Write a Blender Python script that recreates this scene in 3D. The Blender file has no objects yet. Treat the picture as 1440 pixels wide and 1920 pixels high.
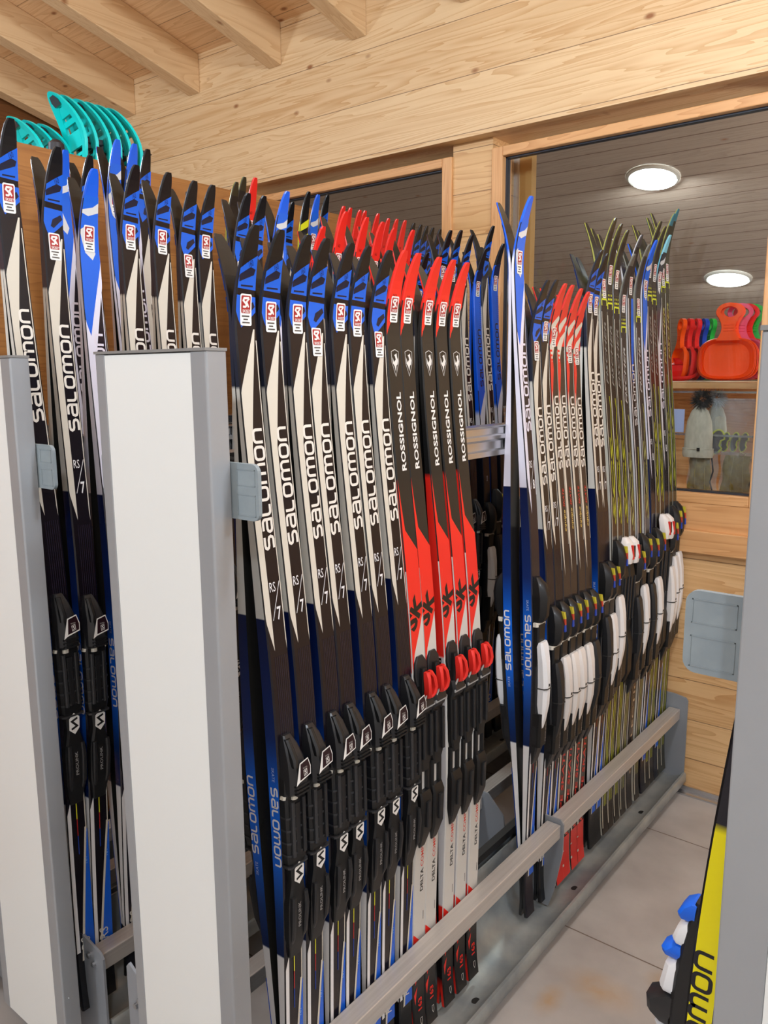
import bpy, bmesh, math, random
from mathutils import Vector, Matrix
random.seed(7)
S = bpy.context.scene
COL = S.collection

# ------------------------------------------------------------------ camera
CAM_H = 1.47
F, YAW, PITCH, ROLL = 1500.7, 0.671894, 0.169951, -0.0062032
cam = bpy.data.cameras.new('camera'); co = bpy.data.objects.new('camera', cam); COL.objects.link(co)
fw = Vector((-math.sin(YAW)*math.cos(PITCH), math.cos(YAW)*math.cos(PITCH), -math.sin(PITCH)))
rt = Vector((math.cos(YAW), math.sin(YAW), 0)); up = rt.cross(fw)
c_, s_ = math.cos(ROLL), math.sin(ROLL)
rt2 = rt*c_+up*s_; up2 = up*c_-rt*s_
co.matrix_world = Matrix(((rt2.x, up2.x, -fw.x, 0), (rt2.y, up2.y, -fw.y, 0), (rt2.z, up2.z, -fw.z, CAM_H), (0, 0, 0, 1)))
cam.sensor_fit = 'VERTICAL'; cam.sensor_height = 24.0; cam.lens = F/1920*24.0
cam.clip_start = 0.02
S.camera = co

# ------------------------------------------------------------------ world, lights, exposure
S.view_settings.view_transform = 'Standard'; S.view_settings.look = 'None'
S.view_settings.gamma = 1.0; S.view_settings.use_curve_mapping = False
S.view_settings.exposure = 0.98
w = bpy.data.worlds.new('world'); S.world = w; w.use_nodes = True
w.node_tree.nodes['Background'].inputs[0].default_value = (1.0, 0.9, 0.78, 1)
w.node_tree.nodes['Background'].inputs[1].default_value = 0.15
def area(name, loc, size, power, col=(1, .93, .84), rot=(0, 0, 0), sy=None):
    l = bpy.data.lights.new(name, 'AREA'); l.energy = power; l.color = col; l.size = size
    if sy: l.shape = 'RECTANGLE'; l.size_y = sy
    o = bpy.data.objects.new(name, l); o.location = loc; o.rotation_euler = rot; COL.objects.link(o); return o
def point(name, loc, r, power, col):
    l = bpy.data.lights.new(name, 'POINT'); l.energy = power; l.color = col; l.shadow_soft_size = r
    o = bpy.data.objects.new(name, l); o.location = loc; COL.objects.link(o); return o
WARM = (.83, .93, 1.04)
FILL_LAMPS = [(-0.30, 1.0, 2.60, 31), (-1.5, -1.0, 2.75, 46), (0.9, -0.9, 2.7, 30), (-3.3, 0.4, 2.6, 26), (1.0, 1.3, 2.3, 24)]  # unseen lamps added to brighten walls, ceiling and aisle
for lx, ly, lz, lp in FILL_LAMPS: point('added_fill_light', (lx, ly, lz), .10, lp, WARM)
area('next_room_lamp_and_fill', (-1.57, 4.12, 2.40), .2, 14, (.95, 1, .97), (0.24, 0, 0))
area('next_room_lamp_and_fill', (-1.59, 5.57, 2.04), .2, 8, (.95, 1, .97), (0.24, 0, 0))
point('next_room_lamp_and_fill', (1.4, 4.6, 1.7), .1, 60, (1, .97, .92))  # added fill, out of sight, brightens the next room
point('next_room_lamp_and_fill', (.2, 3.45, 1.75), .08, 10, (1, .97, .92))  # added fill hidden beside the window, brightens the shelf goods

# ------------------------------------------------------------------ helpers
def lin(c):
    return tuple((v/12.92 if v <= .04045 else ((v+.055)/1.055)**2.4) for v in (c[0]/255, c[1]/255, c[2]/255))
def tag(o, label=None, cat=None, group=None, kind=None):
    if label: o['label'] = label
    if cat: o['category'] = cat
    if group: o['group'] = group
    if kind: o['kind'] = kind
    return o
def empty(name, loc=(0, 0, 0)):
    o = bpy.data.objects.new(name, None); o.location = loc; o.empty_display_size = .05; COL.objects.link(o); return o

def mat(name, col, rough=.5, metal=0, **k):
    m = bpy.data.materials.new(name); m.use_nodes = True
    b = m.node_tree.nodes['Principled BSDF']
    b.inputs['Base Color'].default_value = (*lin(col), 1); b.inputs['Roughness'].default_value = rough
    b.inputs['Metallic'].default_value = metal
    for a, v in k.items(): b.inputs[a].default_value = v
    return m
def noise_mat(name, c1, c2, scale, rough=.5, metal=0, detail=6, bump=.0, stretch=(1, 1, 1)):
    m = mat(name, c1, rough, metal); nt = m.node_tree; b = nt.nodes['Principled BSDF']
    tc = nt.nodes.new('ShaderNodeTexCoord'); mp = nt.nodes.new('ShaderNodeMapping'); mp.inputs['Scale'].default_value = stretch
    n = nt.nodes.new('ShaderNodeTexNoise'); n.inputs['Scale'].default_value = scale; n.inputs['Detail'].default_value = detail
    r = nt.nodes.new('ShaderNodeValToRGB'); r.color_ramp.elements[0].position = .35; r.color_ramp.elements[1].position = .68
    r.color_ramp.elements[0].color = (*lin(c1), 1); r.color_ramp.elements[1].color = (*lin(c2), 1)
    nt.links.new(tc.outputs['Object'], mp.inputs[0]); nt.links.new(mp.outputs[0], n.inputs['Vector'])
    nt.links.new(n.outputs['Fac'], r.inputs[0]); nt.links.new(r.outputs[0], b.inputs['Base Color'])
    if bump:
        bp = nt.nodes.new('ShaderNodeBump'); bp.inputs['Strength'].default_value = bump; bp.inputs['Distance'].default_value = .002
        nt.links.new(n.outputs['Fac'], bp.inputs['Height']); nt.links.new(bp.outputs[0], b.inputs['Normal'])
    return m
def wood_mat(name, base, dark, knot=(150, 98, 60), along='X', pitch=.19, off=0., across='Z', seam=1., rough=.45, knots=1.0, hue=.25, jit=0.):
    """pine boards: grain runs along one axis, board joints across another"""
    m = mat(name, base, rough); nt = m.node_tree; N = nt.nodes; L = nt.links; b = N['Principled BSDF']
    tc = N.new('ShaderNodeTexCoord'); sp = N.new('ShaderNodeSeparateXYZ'); L.new(tc.outputs['Object'], sp.inputs[0])
    def mth(op, a, b_=None, c=None):
        n = N.new('ShaderNodeMath'); n.operation = op
        for i, v in enumerate((a, b_, c)):
            if v is None: continue
            if isinstance(v, (int, float)): n.inputs[i].default_value = v
            else: L.new(v, n.inputs[i])
        return n.outputs[0]
    ax = sp.outputs[along]; ac = sp.outputs[across]
    t = mth('DIVIDE', mth('ADD', ac, off), pitch); bi = mth('FLOOR', t); fr = mth('FRACT', t)
    wn = N.new('ShaderNodeTexWhiteNoise'); wn.noise_dimensions = '1D'; L.new(bi, wn.inputs['W'])
    # grain coordinates
    oth = [a for a in 'XYZ' if a not in (along, across)][0]
    cb = N.new('ShaderNodeCombineXYZ')
    L.new(mth('MULTIPLY', mth('ADD', ax, mth('MULTIPLY', wn.outputs['Value'], 7.0)), .55), cb.inputs[0])
    L.new(mth('MULTIPLY', ac, 9.0), cb.inputs[1]); L.new(mth('ADD', mth('MULTIPLY', sp.outputs[oth], 6.0), mth('MULTIPLY', wn.outputs['Value'], 13.)), cb.inputs[2])
    n1 = N.new('ShaderNodeTexNoise'); n1.inputs['Scale'].default_value = 1.3; n1.inputs['Detail'].default_value = 3; n1.inputs['Distortion'].default_value = .4
    L.new(cb.outputs[0], n1.inputs['Vector'])
    rings = mth('FRACT', mth('MULTIPLY', n1.outputs['Fac'], 14.0))
    rings = mth('POWER', rings, 2.2)
    n2 = N.new('ShaderNodeTexNoise'); n2.inputs['Scale'].default_value = 30; n2.inputs['Detail'].default_value = 4
    cb2 = N.new('ShaderNodeCombineXYZ'); L.new(mth('MULTIPLY', ax, .12), cb2.inputs[0]); L.new(mth('MULTIPLY', ac, 4.0), cb2.inputs[1]); L.new(mth('MULTIPLY', sp.outputs[oth], 4.), cb2.inputs[2])
    L.new(cb2.outputs[0], n2.inputs['Vector'])
    g = mth('ADD', mth('MULTIPLY', rings, .6), mth('MULTIPLY', n2.outputs['Fac'], .35))
    g = mth('ADD', g, mth('MULTIPLY', mth('SUBTRACT', wn.outputs['Value'], .5), hue))
    mx = N.new('ShaderNodeMix'); mx.data_type = 'RGBA'; L.new(g, mx.inputs[0]); mx.inputs[6].default_value = (*lin(base), 1); mx.inputs[7].default_value = (*lin(dark), 1)
    # knots
    v = N.new('ShaderNodeTexVoronoi'); v.inputs['Scale'].default_value = 1.0; v.inputs['Randomness'].default_value = 1
    cb3 = N.new('ShaderNodeCombineXYZ'); L.new(mth('MULTIPLY', ax, 4.2), cb3.inputs[0]); L.new(mth('MULTIPLY', ac, 8.0), cb3.inputs[1]); L.new(mth('MULTIPLY', sp.outputs[oth], 2.), cb3.inputs[2])
    L.new(cb3.outputs[0], v.inputs['Vector'])
    kd = mth('SUBTRACT', 1.0, mth('MULTIPLY', v.outputs['Distance'], 10.0)); kd = mth('MAXIMUM', kd, 0.); kd = mth('MINIMUM', mth('MULTIPLY', kd, 1.6*knots), 1.)
    mk = N.new('ShaderNodeMix'); mk.data_type = 'RGBA'; L.new(kd, mk.inputs[0]); L.new(mx.outputs[2], mk.inputs[6]); mk.inputs[7].default_value = (*lin(knot), 1)
    # joints
    e = mth('MINIMUM', fr, mth('SUBTRACT', 1.0, fr)); e = mth('LESS_THAN', e, .0013/pitch*seam if seam else -1.)
    ms = N.new('ShaderNodeMix'); ms.data_type = 'RGBA'; L.new(mth('MULTIPLY', e, .75), ms.inputs[0]); L.new(mk.outputs[2], ms.inputs[6]); ms.inputs[7].default_value = (*lin((95, 60, 35)), 1)
    L.new(ms.outputs[2], b.inputs['Base Color'])
    bp = N.new('ShaderNodeBump'); bp.inputs['Strength'].default_value = .25; bp.inputs['Distance'].default_value = .002
    L.new(mth('SUBTRACT', mth('MULTIPLY', n2.outputs['Fac'], .3), e), bp.inputs['Height']); L.new(bp.outputs[0], b.inputs['Normal'])
    return m

M = {}
PINE = (229, 198, 154); PINE2 = (196, 150, 98)
M['wall'] = wood_mat('pine_wall', PINE, PINE2, pitch=.20, off=.04)
M['lowwall'] = wood_mat('pine_lower_wall', (230, 190, 138), (196, 144, 90), pitch=.145, off=.03)
M['column'] = wood_mat('pine_column', (226, 186, 132), (190, 138, 84), pitch=.16, off=.08)
M['frame_h'] = wood_mat('larch_frame_horizontal', (224, 172, 118), (194, 136, 82), pitch=5, seam=0, knots=.3)
M['frame_v'] = wood_mat('larch_frame_upright', (224, 172, 118), (194, 136, 82), along='Z', across='X', pitch=5, seam=0, knots=.3)
M['beam'] = wood_mat('pine_rafter', (232, 198, 152), (208, 164, 116), along='Y', across='X', pitch=5, seam=0, knots=.7)
M['ceiling'] = wood_mat('pine_ceiling', (234, 194, 146), (206, 156, 106), along='X', across='Y', pitch=.19, knots=1)
M['nextceil'] = wood_mat('grey_pine_ceiling', (186, 170, 158), (158, 142, 130), along='X', across='Y', pitch=.12, knots=.6, seam=2.6)
M['nextwall'] = wood_mat('brown_room_wall', (116, 92, 72), (90, 68, 50), along='X', across='Z', pitch=.2, knots=.6)
M['shadewall'] = wood_mat('shaded_pine_wall', (120, 74, 36), (84, 48, 22), along='Y', across='Z', pitch=.2)  # pine darkened in colour to stand in for the unlit left side
M['board'] = wood_mat('brown_board', (176, 120, 62), (140, 88, 42), along='Y', across='Z', pitch=5, seam=0, knots=.4)
M['white'] = mat('white_laminate', (226, 227, 224), .35)
M['alu'] = noise_mat('anodised_aluminium', (150, 152, 155), (160, 162, 165), 3, .38, .25)
M['alu_bright'] = mat('bright_aluminium', (200, 200, 202), .25, .9)
M['steelbar'] = noise_mat('brushed_steel_bar', (186, 180, 174), (200, 194, 188), 3, .36, .4, stretch=(60, 1, 60))
M['paintgrey'] = mat('grey_painted_steel', (140, 144, 150), .42, .15)
M['paddle'] = noise_mat('grey_plastic', (128, 138, 143), (136, 146, 150), 40, .5)
M['galv'] = noise_mat('galvanised_steel', (132, 138, 140), (172, 174, 170), 9, .4, .35, detail=8)
M['plaster'] = mat('bounce_white_plaster', (232, 232, 230), .7)  # finish of the unseen walls, made white for neutral bounce light
M['dark'] = mat('near_black_matte', (30, 29, 28), .6)  # plain near-black for lamp cords and the racks' lower bars
M['bolt'] = mat('zinc_bolt', (170, 172, 175), .3, .9)
M['hole'] = mat('black_hole', (12, 12, 12), .8)

class MB:
    """collects polygons with colours / materials and links them as one mesh object"""
    def __init__(s): s.v = []; s.f = []; s.c = []; s.m = []
    def poly(s, pts, c=(128, 128, 128), m=0):
        b = len(s.v); s.v += [tuple(p) for p in pts]; s.f.append(tuple(range(b, b+len(pts))))
        s.c.append(c if isinstance(c, list) else [c]*len(pts)); s.m.append(m)
    def box(s, a, b, c=(128, 128, 128), m=0):
        x0, y0, z0 = a; x1, y1, z1 = b
        P = [(x0, y0, z0), (x1, y0, z0), (x1, y1, z0), (x0, y1, z0), (x0, y0, z1), (x1, y0, z1), (x1, y1, z1), (x0, y1, z1)]
        for q in ((0, 3, 2, 1), (4, 5, 6, 7), (0, 1, 5, 4), (1, 2, 6, 5), (2, 3, 7, 6), (3, 0, 4, 7)): s.poly([P[i] for i in q], c, m)
    def prism(s, pts, axis, a, b, c=(128, 128, 128), m=0):
        """closed 2D outline extruded along an axis"""
        def P(p, t):
            return {'X': (t, p[0], p[1]), 'Y': (p[0], t, p[1]), 'Z': (p[0], p[1], t)}[axis]
        n = len(pts)
        s.poly([P(p, a) for p in pts], c, m); s.poly([P(p, b) for p in reversed(pts)], c, m)
        for i in range(n):
            j = (i+1) % n; s.poly([P(pts[j], a), P(pts[i], a), P(pts[i], b), P(pts[j], b)], c, m)
    def tube(s, path, r, n=8, c=(128, 128, 128), m=0, cap=True):
        rings = []
        path = [Vector(p) for p in path]
        for i, p in enumerate(path):
            d = (path[min(i+1, len(path)-1)]-path[max(i-1, 0)]).normalized()
            a = d.orthogonal().normalized() if i == 0 else (A-d*A.dot(d)).normalized(); A = a; bb = d.cross(a)
            rr = r[i] if isinstance(r, (list, tuple)) else r
            rings.append([p+(a*math.cos(2*math.pi*k/n)+bb*math.sin(2*math.pi*k/n))*rr for k in range(n)])
        for i in range(len(rings)-1):
            for k in range(n):
                l = (k+1) % n; s.poly([rings[i][k], rings[i][l], rings[i+1][l], rings[i+1][k]], c, m)
        if cap: s.poly(rings[0][::-1], c, m); s.poly(rings[-1], c, m)
    def mesh(s, name, mats, smooth=False, merge=False):
        me = bpy.data.meshes.new(name); me.from_pydata(s.v, [], s.f)
        for mm in mats: me.materials.append(mm)
        me.polygons.foreach_set('material_index', s.m)
        ca = me.color_attributes.new('col', 'FLOAT_COLOR', 'CORNER')
        k = 0; buf = []
        for cl in s.c:
            for c in cl: buf += [*lin(c), 1]
        ca.data.foreach_set('color', buf)
        if merge or smooth:
            bm = bmesh.new(); bm.from_mesh(me); bmesh.ops.remove_doubles(bm, verts=bm.verts, dist=1e-5)
            bmesh.ops.recalc_face_normals(bm, faces=bm.faces); bm.to_mesh(me); bm.free()
        if smooth:
            me.polygons.foreach_set('use_smooth', [True]*len(me.polygons))
            try: me.set_sharp_from_angle(angle=math.radians(38))
            except Exception: pass
        me.update(); return me
    def build(s, name, mats, parent=None, loc=(0, 0, 0), smooth=False, merge=True):
        if not isinstance(mats, (list, tuple)): mats = [mats]
        o = bpy.data.objects.new(name, s.mesh(name, mats, smooth, merge)); o.location = loc; COL.objects.link(o)
        if parent: o.parent = parent
        return o
def bevel(o, w, seg=2):
    m = o.modifiers.new('bevel', 'BEVEL'); m.width = w; m.segments = seg; m.limit_method = 'ANGLE'; m.angle_limit = math.radians(40); return o
def box(name, a, b, m, parent=None, bv=0, kind=None):
    mb = MB(); mb.box(a, b); o = mb.build(name, m, parent)
    if bv: bevel(o, bv)
    if kind: o['kind'] = kind
    return o

# ------------------------------------------------------------------ room shell
WY = 2.758        # back wall plane
UY = 2.698        # face of the thicker upper wall
ZC = lambda y: 2.985+.25*(UY-y)
def plank_floor():
    m = mat('floor_tile', (158, 150, 144), .42); nt = m.node_tree; N = nt.nodes; L = nt.links; b = N['Principled BSDF']
    tc = N.new('ShaderNodeTexCoord'); n = N.new('ShaderNodeTexNoise'); n.inputs['Scale'].default_value = 6; n.inputs['Detail'].default_value = 10
    L.new(tc.outputs['Object'], n.inputs['Vector'])
    r = N.new('ShaderNodeValToRGB'); r.color_ramp.elements[0].position = .3; r.color_ramp.elements[1].position = .7
    r.color_ramp.elements[0].color = (*lin((160, 154, 150)), 1); r.color_ramp.elements[1].color = (*lin((182, 177, 173)), 1)
    L.new(n.outputs['Fac'], r.inputs[0])
    # ochre stains lying across one joint
    def spot(loc, rad, sc, amt):
        mp = N.new('ShaderNodeMapping'); mp.inputs['Location'].default_value = (-loc[0], -loc[1], 0)
        L.new(tc.outputs['Object'], mp.inputs[0])
        mp2 = N.new('ShaderNodeMapping'); mp2.inputs['Scale'].default_value = (1/rad[0], 1/rad[1], 1); L.new(mp.outputs[0], mp2.inputs[0])
        le = N.new('ShaderNodeVectorMath'); le.operation = 'LENGTH'; L.new(mp2.outputs[0], le.inputs[0])
        n3 = N.new('ShaderNodeTexNoise'); n3.inputs['Scale'].default_value = sc; L.new(tc.outputs['Object'], n3.inputs['Vector'])
        a = N.new('ShaderNodeMath'); a.operation = 'SUBTRACT'; a.inputs[0].default_value = 1; L.new(le.outputs['Value'], a.inputs[1])
        c = N.new('ShaderNodeMath'); c.operation = 'MULTIPLY'; L.new(a.outputs[0], c.inputs[0]); L.new(n3.outputs['Fac'], c.inputs[1])
        d = N.new('ShaderNodeMath'); d.operation = 'MULTIPLY'; d.use_clamp = True; L.new(c.outputs[0], d.inputs[0]); d.inputs[1].default_value = amt
        return d.outputs[0]
    cur = r.outputs[0]
    for args in (((-.66, 1.66), (.11, .07), 22, 1.0), ((-.55, 1.78), (.05, .05), 20, 1.0), ((-.745, 1.56), (.035, .07), 30, 1.1)):
        mx = N.new('ShaderNodeMix'); mx.data_type = 'RGBA'; L.new(spot(*args), mx.inputs[0]); L.new(cur, mx.inputs[6]); mx.inputs[7].default_value = (*lin((176, 138, 84)), 1); cur = mx.outputs[2]
    # joints
    sp = N.new('ShaderNodeSeparateXYZ'); L.new(tc.outputs['Object'], sp.inputs[0])
    def joint(o_, off, pitch):
        a = N.new('ShaderNodeMath'); a.operation = 'ADD'; L.new(o_, a.inputs[0]); a.inputs[1].default_value = off
        d = N.new('ShaderNodeMath'); d.operation = 'DIVIDE'; L.new(a.outputs[0], d.inputs[0]); d.inputs[1].default_value = pitch
        f = N.new('ShaderNodeMath'); f.operation = 'FRACT'; L.new(d.outputs[0], f.inputs[0])
        l = N.new('ShaderNodeMath'); l.operation = 'LESS_THAN'; L.new(f.outputs[0], l.inputs[0]); l.inputs[1].default_value = .004/pitch; return l.outputs[0]
    jm = N.new('ShaderNodeMath'); jm.operation = 'MAXIMUM'; L.new(joint(sp.outputs['Y'], 10.182, .6), jm.inputs[0]); L.new(joint(sp.outputs['X'], 10.5, 1.2), jm.inputs[1])
    mx = N.new('ShaderNodeMix'); mx.data_type = 'RGBA'; L.new(jm.outputs[0], mx.inputs[0]); L.new(cur, mx.inputs[6]); mx.inputs[7].default_value = (*lin((112, 98, 88)), 1)
    L.new(mx.outputs[2], b.inputs['Base Color'])
    return m
M['floor'] = plank_floor()
X0, X1, Y0 = -4.42, 2.2, -2.6
box('floor', (X0-.1, Y0-.1, -.08), (X1+.1, 8.2, 0), M['floor'], kind='structure')
# back wall in its pieces: lower wall, sill beam, uprights, upper wall
mb = MB()
mb.box((X0, WY, 0), (X1, WY+.16, .935)); mb.build('wall_back', M['lowwall'])['kind'] = 'structure'
mb = MB(); mb.box((-1.838, WY, .94), (-1.66, WY+.16, 2.36)); mb.build('wall_back', M['column'])['kind'] = 'structure'
mb = MB(); mb.box((-.628, WY, .94), (X1, WY+.16, 2.36)); mb.build('wall_back', M['column'])['kind'] = 'structure'
mb = MB(); mb.box((X0, WY, .94), (-3.05, WY+.16, 2.36)); mb.build('wall_back', M['column'])['kind'] = 'structure'
mb = MB(); mb.box((X0, UY, 2.345), (X1, WY+.16, 4.2)); mb.build('wall_back', M['wall'])['kind'] = 'structure'
o = box('trim_1', (X0, WY-.035, .868), (X1, WY-.0, .945), M['frame_h'], kind='structure', bv=.004)
o = box('trim_2', (-1.66, WY-.012, .945), (-.628, WY+.0, 1.035), M['frame_h'], kind='structure')
# windows
def window(n, x0, x1, z0, z1, fw_=.046):
    r = empty('window_%d' % n, (0, 0, 0)); r['kind'] = 'structure'
    mb = MB(); y0, y1 = WY-.012, WY+.06
    mb.box((x0, y0, z0), (x0+fw_, y1, z1)); mb.box((x1-fw_, y0, z0), (x1, y1, z1)); bevel(mb.build('window_frame_upright', M['frame_v'], r), .003)
    mb = MB(); mb.box((x0+fw_, y0, z1-.034), (x1-fw_, y1, z1)); mb.box((x0+fw_, y0, z0), (x1-fw_, y1, z0+fw_*.75)); bevel(mb.build('window_frame_rail', M['frame_h'], r), .003)
    mb = MB(); g = .006
    xa, xb, za, zb = x0+fw_, x1-fw_, z0+fw_*.75, z1-.034
    for a, b in (((xa, za), (xa+g, zb)), ((xb-g, za), (xb, zb)), ((xa, zb-g), (xb, zb)), ((xa, za), (xb, za+g))): mb.box((a[0], y1-.045, a[1]), (b[0], y1-.02, b[1]))
    mb.build('spacer', mat('window_spacer', (52, 56, 66), .4, .3), r)
    gm = bpy.data.materials.new('window_glass'); gm.use_nodes = True; nt = gm.node_tree; nt.nodes.clear()
    ou = nt.nodes.new('ShaderNodeOutputMaterial'); mx = nt.nodes.new('ShaderNodeMixShader'); t = nt.nodes.new('ShaderNodeBsdfTransparent'); t.inputs[0].default_value = (.93, .95, .95, 1)
    gl = nt.nodes.new('ShaderNodeBsdfGlossy'); gl.inputs['Roughness'].default_value = .02; fr = nt.nodes.new('ShaderNodeFresnel'); fr.inputs[0].default_value = 1.3
    nt.links.new(fr.outputs[0], mx.inputs[0]); nt.links.new(t.outputs[0], mx.inputs[1]); nt.links.new(gl.outputs[0], mx.inputs[2]); nt.links.new(mx.outputs[0], ou.inputs[0])
    mb = MB(); mb.box((xa, y1-.038, za), (xb, y1-.032, zb)); mb.build('window_pane', gm, r)
    return r
window(1, -1.658, -.625, 1.035, 2.303)
window(2, -3.05, -1.838, 1.035, 2.303)
# ceiling, rafters, walls
mb = MB(); mb.poly([(X0, UY, ZC(UY)), (X1, UY, ZC(UY)), (X1, Y0, ZC(Y0)), (X0, Y0, ZC(Y0))]); mb.poly([(X0, UY, ZC(UY)+.1), (X0, Y0, ZC(Y0)+.1), (X1, Y0, ZC(Y0)+.1), (X1, UY, ZC(UY)+.1)])
mb.build('ceiling', M['ceiling'])['kind'] = 'structure'
for i in range(13):
    xr = -4.30+.5215*i if i else -4.30
    xr = {0: -4.30, 1: -3.782, 2: -3.262, 3: -2.705, 4: -2.221}.get(i, -2.221+.53*(i-4))
    if xr > X1: continue
    mb = MB(); xl = xr-.08; ya, yb = UY, Y0
    mb.prism([(ya, ZC(ya)-.173), (yb, ZC(yb)-.173), (yb, ZC(yb)), (ya, ZC(ya))], 'X', xl, xr)
    o = mb.build('rafter', M['beam']); bevel(o, .004); tag(o, kind='structure')
box('wall_left', (X0-.1, Y0, 0), (X0, UY, 4.4), M['shadewall'], kind='structure')
box('wall_right', (X1, Y0, 0), (X1+.1, UY, 4.4), M['plaster'], kind='structure')
box('wall_front', (X0, Y0-.1, 0), (X1, Y0, 4.5), M['plaster'], kind='structure')
# track at the wall foot
mb = MB(); mb.prism([(2.700, 0), (2.700, .006), (2.722, .010), (2.724, .024), (2.730, .024), (2.732, .008), (2.757, .008), (2.757, 0)], 'X', X0, X1)
mb.build('baseboard_back', M['alu_bright'])['kind'] = 'structure'
# next room, its roof slopes on down behind the glass
ZN = lambda y: 3.475-.25*y
mb = MB(); xa, xb, ya, yb = -6.2, 2.2, WY+.16, 7.4
mb.poly([(xa, ya, ZN(ya)), (xa, yb, ZN(yb)), (xb, yb, ZN(yb)), (xb, ya, ZN(ya))]); mb.poly([(xa, ya, ZN(ya)+.1), (xb, ya, ZN(ya)+.1), (xb, yb, ZN(yb)+.1), (xa, yb, ZN(yb)+.1)])
mb.build('ceiling_next_room', M['nextceil'])['kind'] = 'structure'
box('wall_next_room_back', (xa, yb, 0), (xb, yb+.1, 2.2), M['nextwall'], kind='structure')
box('wall_next_room_left', (xa-.1, ya, 0), (xa, yb, 3), M['nextwall'], kind='structure')
box('wall_next_room_right', (xb, ya, 0), (xb+.1, yb, 3), M['nextwall'], kind='structure')
# round lamps
em = bpy.data.materials.new('lamp_glow'); em.use_nodes = True; nt = em.node_tree; nt.nodes.clear(); e = nt.nodes.new('ShaderNodeEmission'); e.inputs[0].default_value = (.9, 1, .95, 1); e.inputs[1].default_value = 6
ou = nt.nodes.new('ShaderNodeOutputMaterial'); nt.links.new(e.outputs[0], ou.inputs[0])
for (cx, cy, r, lab) in ((-1.57, 4.15, .112, 'round glowing ceiling lamp behind the window, the larger, above the skis'), (-1.59, 5.60, .125, 'round glowing ceiling lamp behind the window, lower one above the orange sled')):
    t = empty('ceiling_lamp', (cx, cy, ZN(cy))); t.rotation_euler = (math.atan(-.25), 0, 0)
    tag(t, lab, 'lamp', 'round lamps in the next room')
    mb = MB(); n = 40
    ring = lambda q, z: [(q*math.cos(2*math.pi*k/n), q*math.sin(2*math.pi*k/n), z) for k in range(n)]
    mb.poly(ring(r, -.012)); mb.build('diffuser', em, t)
    mb = MB(); A, B, C_, D = ring(r, -.012), ring(r+.006, -.016), ring(r+.018, -.010), ring(r+.02, -.001)
    for P, Q in ((A, B), (B, C_), (C_, D)):
        for k in range(n): mb.poly([P[k], P[(k+1) % n], Q[(k+1) % n], Q[k]])
    mb.build('rim', mat('white_rim', (220, 222, 220), .4), t, smooth=True)
for i, (lx, ly, lz, lp) in enumerate(FILL_LAMPS):  # cords and holders for the added, unseen lamps
    t = empty('added_pendant_lamp', (lx, ly, lz+.16)); tag(t, 'added white pendant lamp hanging from the rafters, out of view', 'lamp', 'added pendant lamps out of view')
    mb = MB(); mb.tube([(0, 0, 0), (0, 0, ZC(ly)-lz-.16)], .004, 6); mb.build('cord', M['dark'], t)
    mb = MB(); mb.tube([(0, 0, .03), (0, 0, 0), (0, 0, -.03)], [.02, .04, .045], 16); mb.build('lamp_holder', M['white'], t, smooth=True)
# inner jamb seen through the big window
box('trim_3', (-1.70, WY+.16, 1.0), (-1.635, WY+.20, 2.6), M['alu_bright'], kind='structure')
box('trim_4', (-1.635, WY+.162, 1.0), (-1.583, WY+.20, 2.6), mat('golden_post', (190, 150, 92), .3, .2), kind='structure')
#@@PART2@@

# ------------------------------------------------------------------ skis
def skimat(name, rough, coat=.3):
    m = bpy.data.materials.new(name); m.use_nodes = True; nt = m.node_tree; b = nt.nodes['Principled BSDF']
    a = nt.nodes.new('ShaderNodeVertexColor'); a.layer_name = 'col'; nt.links.new(a.outputs[0], b.inputs['Base Color'])
    b.inputs['Roughness'].default_value = rough; b.inputs['Specular IOR Level'].default_value = .35; b.inputs['Coat Weight'].default_value = coat; b.inputs['Coat Roughness'].default_value = .12
    return m
M['ski'] = skimat('printed_ski_sheet', .24, .12); M['plastic'] = skimat('moulded_plastic', .42, .1); M['sticker'] = skimat('printed_sticker', .4, .2)
L0 = 1.62
def sst(a, b, x): x = max(0, min(1, (x-a)/(b-a))); return x*x*(3-2*x)
def camb(s):           # height of the running surface above the line the pair touches on
    n = 0
    if s < .15: n += .042*((.15-s)/.15)**1.8
    if .13 < s < 1.58: n += .016*math.sin(math.pi*(s-.13)/1.45)**1.6
    if s > 1.55: n += .004*((s-1.55)/.07)**2
    return n
def thick(s): return .005+.005*sst(0, .2, s)+.016*sst(.2, .8, s)-.017*sst(.9, 1.58, s)
def wid(s):
    if s < .16: return .044*min(1, (max(s, 0)/.16+.010)**.27)*(1-.0)
    return .044-.0015*sst(.3, .8, s)
def top(u, s, h): return (camb(s)+thick(s)+h, u, L0-s)
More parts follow.
